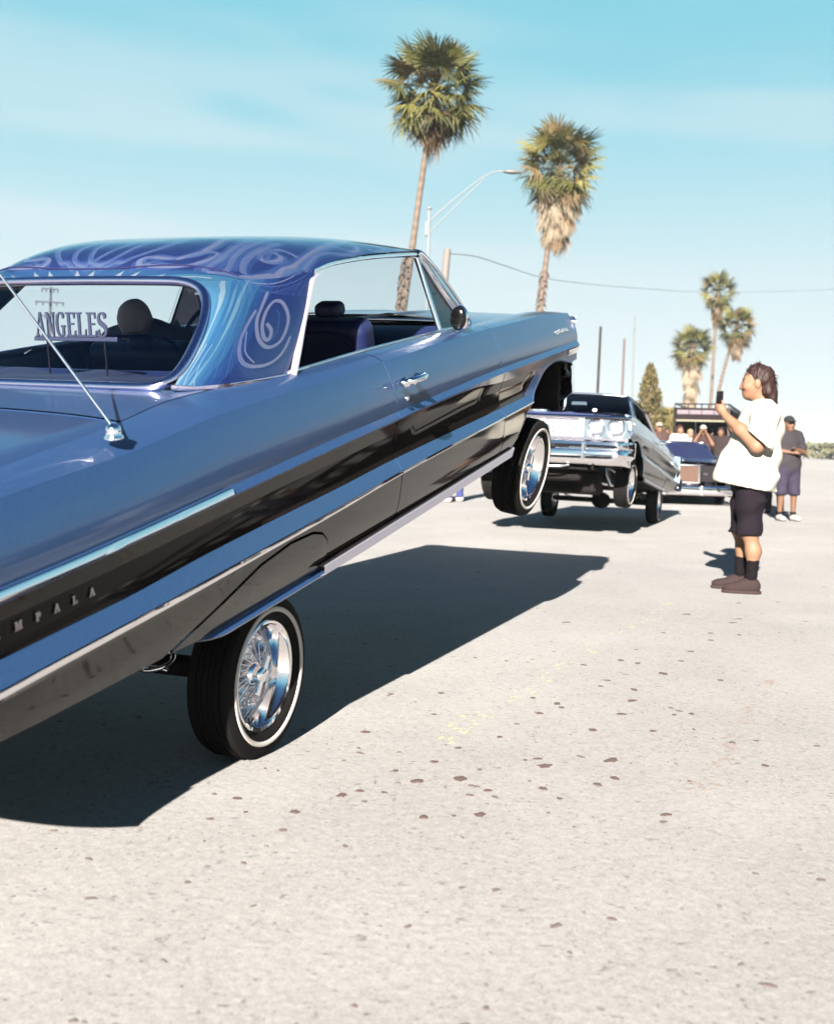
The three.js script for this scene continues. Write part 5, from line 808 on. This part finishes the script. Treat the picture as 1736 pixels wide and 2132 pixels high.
// bystanders
const SKINS = [[.092, .050, .030], [.068, .035, .021], [.116, .068, .045]];
function bystander(label, group, X, Z, face, o = {}) {
  const H = (o.h || 1.7) / 1.7, c = o.cell || .019;
  const P = thing('person', label, 'person', group); P.position.copy(W3(X, 0, Z)); P.rotation.y = face; P.scale.setScalar(H);
  const st = o.stance || .10, L = o.left || [[-.02, 1.40, -.19], [-.03, 1.13, -.25], [.06, .90, -.25]], Rr = o.right || [[-.02, 1.40, .19], [-.03, 1.13, .25], [.06, .90, .25]]; const hc = [.015, 1.585, 0];
  const hand = (p, A) => { const w = A[2], d = [A[2][0] - A[1][0], A[2][1] - A[1][1], A[2][2] - A[1][2]], l = Math.hypot(...d), u = d.map(v => v / l); const e = (k, s) => [w[0] + u[0] * k + s[0], w[1] + u[1] * k + s[1], w[2] + u[2] * k + s[2]]; let f = sd.cap(p, w, e(.08, [0, 0, 0]), .026, .030); for (let i = 0; i < 4; i++) f = sd.smin(f, sd.cap(p, e(.08, [0, 0, (i - 1.5) * .018]), e(.15 - .012 * Math.abs(i - 1.4), [.02, 0, (i - 1.5) * .020]), .010, .008), .006); return sd.smin(f, sd.cap(p, e(.04, [.02, 0, 0]), e(.10, [.05, .01, 0]), .011, .009), .01); };
  const arm = (p, A) => sd.smin(chain(p, .03, [sd.cap(p, A[0], A[1], .056, .044), sd.cap(p, A[1], A[2], .045, .028)]), hand(p, A), .01);
  const leg = (p, s) => chain(p, .04, [sd.cap(p, [0, .86, s * .09], [.01, .48, s * (st + .01)], .088, .058), sd.cap(p, [.01, .48, s * (st + .01)], [-.02, .09, s * (st + .02)], .056, .038), sd.cap(p, [-.02, .05, s * (st + .02)], [.11, .035, s * (st + .03)], .036, .03)]);
  const tor = (p) => chain(p, .10, [sd.ell(p, [-.01, 1.27, 0], [.115, .22, .185]), sd.ell(p, [0, 1.0, 0], [.12 + (o.belly || 0), .20, .165]), sd.ell(p, [-.01, .88, 0], [.115, .12, .165])]);
  const skin = SKINS[o.skin || 0];
  const far = Z > 22;
  const lo = [-.45, -.01, -.75], hi = [.60, 1.80, .75]; for (const A of [L, Rr]) for (const q of A) for (let i = 0; i < 3; i++) { lo[i] = Math.min(lo[i], q[i] - .2); hi[i] = Math.max(hi[i], q[i] + .2); }
  const g = nets((p) => { let d = Math.min(tor(p), leg(p, 1), leg(p, -1)); d = sd.smin(d, Math.min(arm(p, L), arm(p, Rr)), .02); return sd.smin(d, headField(p, hc, .98), .02); }, lo, hi, c);
  const all = merge([g, nets((p) => headField(p, hc, .98), [-.11, 1.40, -.11], [.14, 1.73, .11], c * .42)]);
  paintVerts(all, (p) => { const q = [p[0] - hc[0], p[1] - hc[1], Math.abs(p[2])]; if (Math.abs(q[1] - .026) < .008 && q[0] > .06 && q[2] > .012 && p[1] > 1.55) return [.02, .012, .01]; if (Math.abs(q[1] + .072) < .006 && q[0] > .075 && q[2] < .02 && p[1] > 1.45) return [skin[0] * .8, skin[1] * .5, skin[2] * .5]; return skin; }); part('body', all, skinTone(1, 1, 1), P);
  const wr = (p) => .010 * (vnoise3(p[0] * 10 + 3, p[1] * 7, p[2] * 10 + 3, 3) - .5) + .003 * Math.sin(p[1] * 40 + p[2] * 12 + 6 * vnoise3(p[0] * 5, p[1] * 5, p[2] * 5));
  const sl = o.sleeve ?? .55; const mid = (A) => A[0].map((v, i) => lerp(v, A[1][i], Math.min(1, sl * 1.5)));
  const shirt = nets((p) => { let d = chain(p, .06, [tor(p) - .022, sd.cap(p, L[0], mid(L), .078, .070), sd.cap(p, Rr[0], mid(Rr), .078, .070)]); if (sl > 1) d = chain(p, .03, [d, sd.cap(p, L[1], L[2], .06, .045), sd.cap(p, Rr[1], Rr[2], .06, .045)]); d += wr(p); d = Math.max(d, (o.hem || .84) - p[1]); return Math.max(d, -sd.cap(p, [-.02, 1.44, 0], [.0, 1.6, 0], .07, .09)); }, lo, [hi[0], Math.max(1.52, hi[1]), hi[2]], c);
  part('shirt', shirt, matte({ color: col(...(o.shirt || [.02, .02, .022])) }), P);
  const kn = o.shorts ? .42 : .075; part(o.shorts ? 'shorts' : 'trousers', nets((p) => { let d = sd.smin(Math.min(leg(p, 1), leg(p, -1)) - (o.shorts ? .035 : .022), sd.ell(p, [-.005, .87, 0], [.150, .16, .190]), .03) + wr(p) * .6; d = Math.max(d, kn - p[1]); return Math.max(d, p[1] - .99); }, [-.24, .04, -.5], [.26, 1.02, .5], c), matte({ color: col(...(o.pants || [.02, .02, .03])) }), P);
  for (const s of [1, -1]) part('shoe', nets((p) => Math.max(sd.smin(sd.ell(p, [-.02, .055, s * (st + .02)], [.07, .06, .05]), sd.ell(p, [.10, .042, s * (st + .03)], [.10, .045, .05]), .05), .002 - p[1]), [-.12, -.01, s * (st + .02) - .09], [.24, .14, s * (st + .02) + .09], .012), matte({ color: col(...(o.shoe || [.3, .29, .27])) }), P);
  if (o.shorts) for (const s of [1, -1]) part('sock', nets((p) => Math.max(sd.cap(p, [-.018, .24, s * (st + .02)], [-.02, .08, s * (st + .02)], .052, .046), p[1] - (o.sock || .18)), [-.11, .04, s * (st + .02) - .09], [.08, .26, s * (st + .02) + .09], .012), matte({ color: col(.005, .005, .005) }), P);
  if (o.cap) { part('cap', nets((p) => { const q = [p[0] - hc[0], p[1] - hc[1], p[2]]; let d = Math.max(sd.ell(q, [-.014, .040, 0], [.112, .098, .090]), .030 - q[1]); return Math.min(d, Math.max(sd.ell(q, [.085, .040, 0], [.085, .02, .075]), .033 - q[1])); }, [-.13, 1.58, -.12], [.22, 1.76, .12], c * .5), matte({ color: col(...o.cap) }), P); }
  if (o.hair) part('hair', nets((p) => { const q = [p[0] - hc[0], p[1] - hc[1], p[2]]; let d = sd.ell(q, [-.028, .030, 0], [.108, .110, .090]); if (o.long) { d = sd.smin(d, sd.cap([q[0], q[1], Math.abs(q[2])], [-.05, .0, .05], [-.045, -.22, .06], .055, .05), .04); } d += .012 * (vnoise3(p[0] * 60, p[1] * 40, p[2] * 60, 8) - .5); return Math.max(d, -sd.smin(sd.ell(q, [.085, -.05, 0], [.085, .10, .13]), sd.ell(q, [.03, -.11, 0], [.09, .09, o.long ? .05 : .2]), .02)); }, [-.20, 1.28, -.16], [.14, 1.75, .16], c * .5), matte({ color: col(...o.hair) }), P);
  if (o.glasses) part('sunglasses', merge([...[1, -1].map(s => ball(.008, .018, .026, hc[0] + .096, hc[1] + .004, s * .032, 10)), bar(V(hc[0] + .1, hc[1] + .008, -.02), V(hc[0] + .1, hc[1] + .008, .02), .004), ...[1, -1].map(s => bar(V(hc[0] + .09, hc[1] + .008, s * .056), V(hc[0], hc[1] + .006, s * .078), .004))]), M.black, P);
  return P;
}
const toCam = (X, Z) => Math.atan2(Z, X) + Math.PI;      // turn that makes local +x look back at the camera
const up = (s, k) => [[-.02, 1.40, s * .19], [.10, 1.22, s * .24], [.20, 1.50 + k, s * .07]];
const G = 'spectators standing in front of the dark truck';
const crowd = (label, px, Z, o) => { const X = (px - 863) / 2382 * Z; return bystander(label, G, X, Z, toCam(X, Z) + (o.turn || 0), { cell: .024, ...o }); };
crowd('spectator in a pale cap and sunglasses, leftmost beside the shrub', 1371, 28.2, { h: 1.67, cap: [.13, .11, .09], glasses: 1, shirt: [.03, .018, .016], turn: .3 });
crowd('dark-haired spectator in a brown top, between the pale cap and the long-haired one', 1388, 29.3, { h: 1.56, hair: [.02, .012, .01], shirt: [.05, .03, .022], skin: 1 });
crowd('long-haired spectator in a white T-shirt, in front of the left truck post', 1414, 28.2, { h: 1.62, hair: [.016, .009, .008], long: 1, shirt: [.2, .18, .165], turn: .5 });
crowd('fair spectator in a white T-shirt, right of the long-haired one', 1436, 28.8, { h: 1.53, hair: [.12, .08, .05], shirt: [.2, .19, .18], skin: 2 });
crowd('spectator in a white cap raising both hands to the face', 1463, 28.2, { h: 1.63, cap: [.17, .155, .145], glasses: 1, shirt: [.022, .012, .012], left: up(-1, .02), right: up(1, .02) });
crowd('spectator in black with one bare arm bent upwards', 1500, 28.8, { h: 1.60, hair: [.012, .008, .008], shirt: [.014, .010, .010], skin: 1, right: [[-.02, 1.40, .19], [.08, 1.14, .30], [.16, 1.44, .22]], turn: -.2 });
crowd('spectator in a pale cap half hidden behind the phone arm', 1527, 29.3, { h: 1.58, cap: [.15, .135, .13], shirt: [.02, .015, .02], turn: -.3 });
{
  const G2 = 'people at the right edge';
  const X = (1641 - 863) / 2382 * 17.6; bystander('person at the right edge in a black cap, dark top and black shorts, arms folded', G2, X, 17.6, toCam(X, 17.6) + .5, { h: 1.60, cell: .019, cap: [.012, .011, .012], glasses: 1, shirt: [.016, .014, .016], hem: .80, pants: [.016, .013, .022], shorts: 1, sock: .15, shoe: [.18, .17, .16], skin: 1, left: [[-.02, 1.40, -.19], [.04, 1.13, -.25], [.20, 1.17, -.02]], right: [[-.02, 1.40, .19], [.04, 1.15, .25], [.18, 1.12, .02]] });
  const X2 = (1614 - 863) / 2382 * 19.5; bystander('person in a dark top behind the back of the man with the phone', G2, X2, 19.5, toCam(X2, 19.5) - .4, { h: 1.55, cell: .022, hair: [.012, .008, .008], shirt: [.03, .022, .026], pants: [.018, .014, .018], shoe: [.05, .04, .04] });
}
bystander('person in blue jeans seen only as legs and shoes below the blue car', null, .72, 20.4, 2.6, { h: 1.72, cell: .019, stance: .19, hair: [.02, .012, .01], shirt: [.03, .035, .07], pants: [.022, .026, .075], shoe: [.22, .17, .16] });
// driver, seen through the rear window
{
  const P = thing('person', 'driver with short grey hair seen from behind through the blue car rear window', 'person'); P.position.copy(carA.position); P.quaternion.copy(carA.quaternion);
  const x0 = 1.42, z0 = -.47, hc = [x0 - .10, 1.038, z0];
  const f = (p) => { let d = headField(p, hc, .86); const t = chain(p, .08, [sd.ell(p, [x0 - .02, .78, z0], [.11, .22, .19]), sd.ell(p, [x0 + .02, .58, z0], [.13, .16, .17])]); d = sd.smin(d, t, .03); for (const s of [1, -1]) { d = sd.smin(d, chain(p, .03, [sd.cap(p, [x0 - .02, .92, z0 + s * .19], [x0 + .18, .74, z0 + s * .24], .055, .045), sd.cap(p, [x0 + .18, .74, z0 + s * .24], [x0 + .40, .94, z0 + s * .15], .043, .03), sd.ell(p, [x0 + .43, .97, z0 + s * .15], [.04, .05, .03])]), .03); d = sd.smin(d, chain(p, .03, [sd.cap(p, [x0 + .04, .56, z0 + s * .10], [x0 + .48, .60, z0 + s * .13], .085, .06), sd.cap(p, [x0 + .48, .60, z0 + s * .13], [x0 + .62, .33, z0 + s * .12], .056, .04)]), .03); } return d; };
  part('body', nets(f, [x0 - .25, .28, z0 - .36], [x0 + .72, 1.30, z0 + .36], .016), std({ color: col(.07, .04, .026), roughness: .6 }), P);
  part('shirt', nets((p) => Math.max(chain(p, .06, [sd.ell(p, [x0 - .02, .80, z0], [.13, .26, .21]), sd.ell(p, [x0 + .02, .58, z0], [.15, .18, .19]), sd.cap(p, [x0 - .05, .945, z0 - .15], [x0 - .05, .945, z0 + .15], .068, .068), sd.cap(p, [x0 - .02, .92, z0 - .19], [x0 + .10, .81, z0 - .22], .075, .065), sd.cap(p, [x0 - .02, .92, z0 + .19], [x0 + .10, .81, z0 + .22], .075, .065)]), .46 - p[1]), [x0 - .26, .42, z0 - .36], [x0 + .30, 1.05, z0 + .36], .016), std({ color: col(.02, .018, .03), roughness: .85 }), P);
  part('hair', nets((p) => { const q = [p[0] - hc[0], p[1] - hc[1], p[2] - hc[2]]; return Math.max(sd.ell(q, [-.020, .024, 0], [.087, .091, .074]) + .004 * (vnoise3(p[0] * 60, p[1] * 60, p[2] * 60) - .5), -sd.ell(q, [.085, -.06, 0], [.085, .12, .14])); }, [hc[0] - .15, hc[1] - .12, hc[2] - .12], [hc[0] + .12, hc[1] + .15, hc[2] + .12], .008), std({ color: col(.15, .13, .13), roughness: .8 }), P);
}

// unseen at right: trucks and onlookers added to darken the car flank's reflections
{
  const t0 = scene.getObjectByName('box_truck'); let k = 0;
  for (const [x, z, r, l] of [[9.6, 3.5, 0, 'dark box truck added out of view, right of the camera'], [9.2, 12.5, 0, 'dark box truck added out of view, right of the man with the phone']]) { const c = t0.clone(); c.name = numbered('box_truck'); scene.add(c); c.position.copy(W3(x + 1.85, 0, z)); c.rotation.y = r; c.userData.label = l; }
  const src = scene.children.filter(o => /^person_0(0[3-9]|1\d)$/.test(o.name));
  [[5.2, 6.3], [5.9, 5.2], [5.0, 4.1], [6.1, 3.3], [5.4, 8.2], [6.4, 9.3]].forEach(([x, z], i) => { const s = src[i % src.length]; const c = s.clone(); c.name = numbered('person'); scene.add(c); c.position.copy(W3(x, 0, z)); c.rotation.y = Math.PI + .5 * Math.sin(i * 3); c.scale.setScalar(1.0 + .02 * (i % 3)); c.userData.group = 'added onlookers right of the picture'; c.userData.label = 'onlooker ' + ['nearest the man with the phone', 'second nearest to the man with the phone', 'in the middle of the onlookers', 'nearest the camera', 'farthest but one along the kerb', 'farthest along the kerb'][i] + ', added right of the picture'; });
}
shade(scene);
renderer.render(scene, camera);
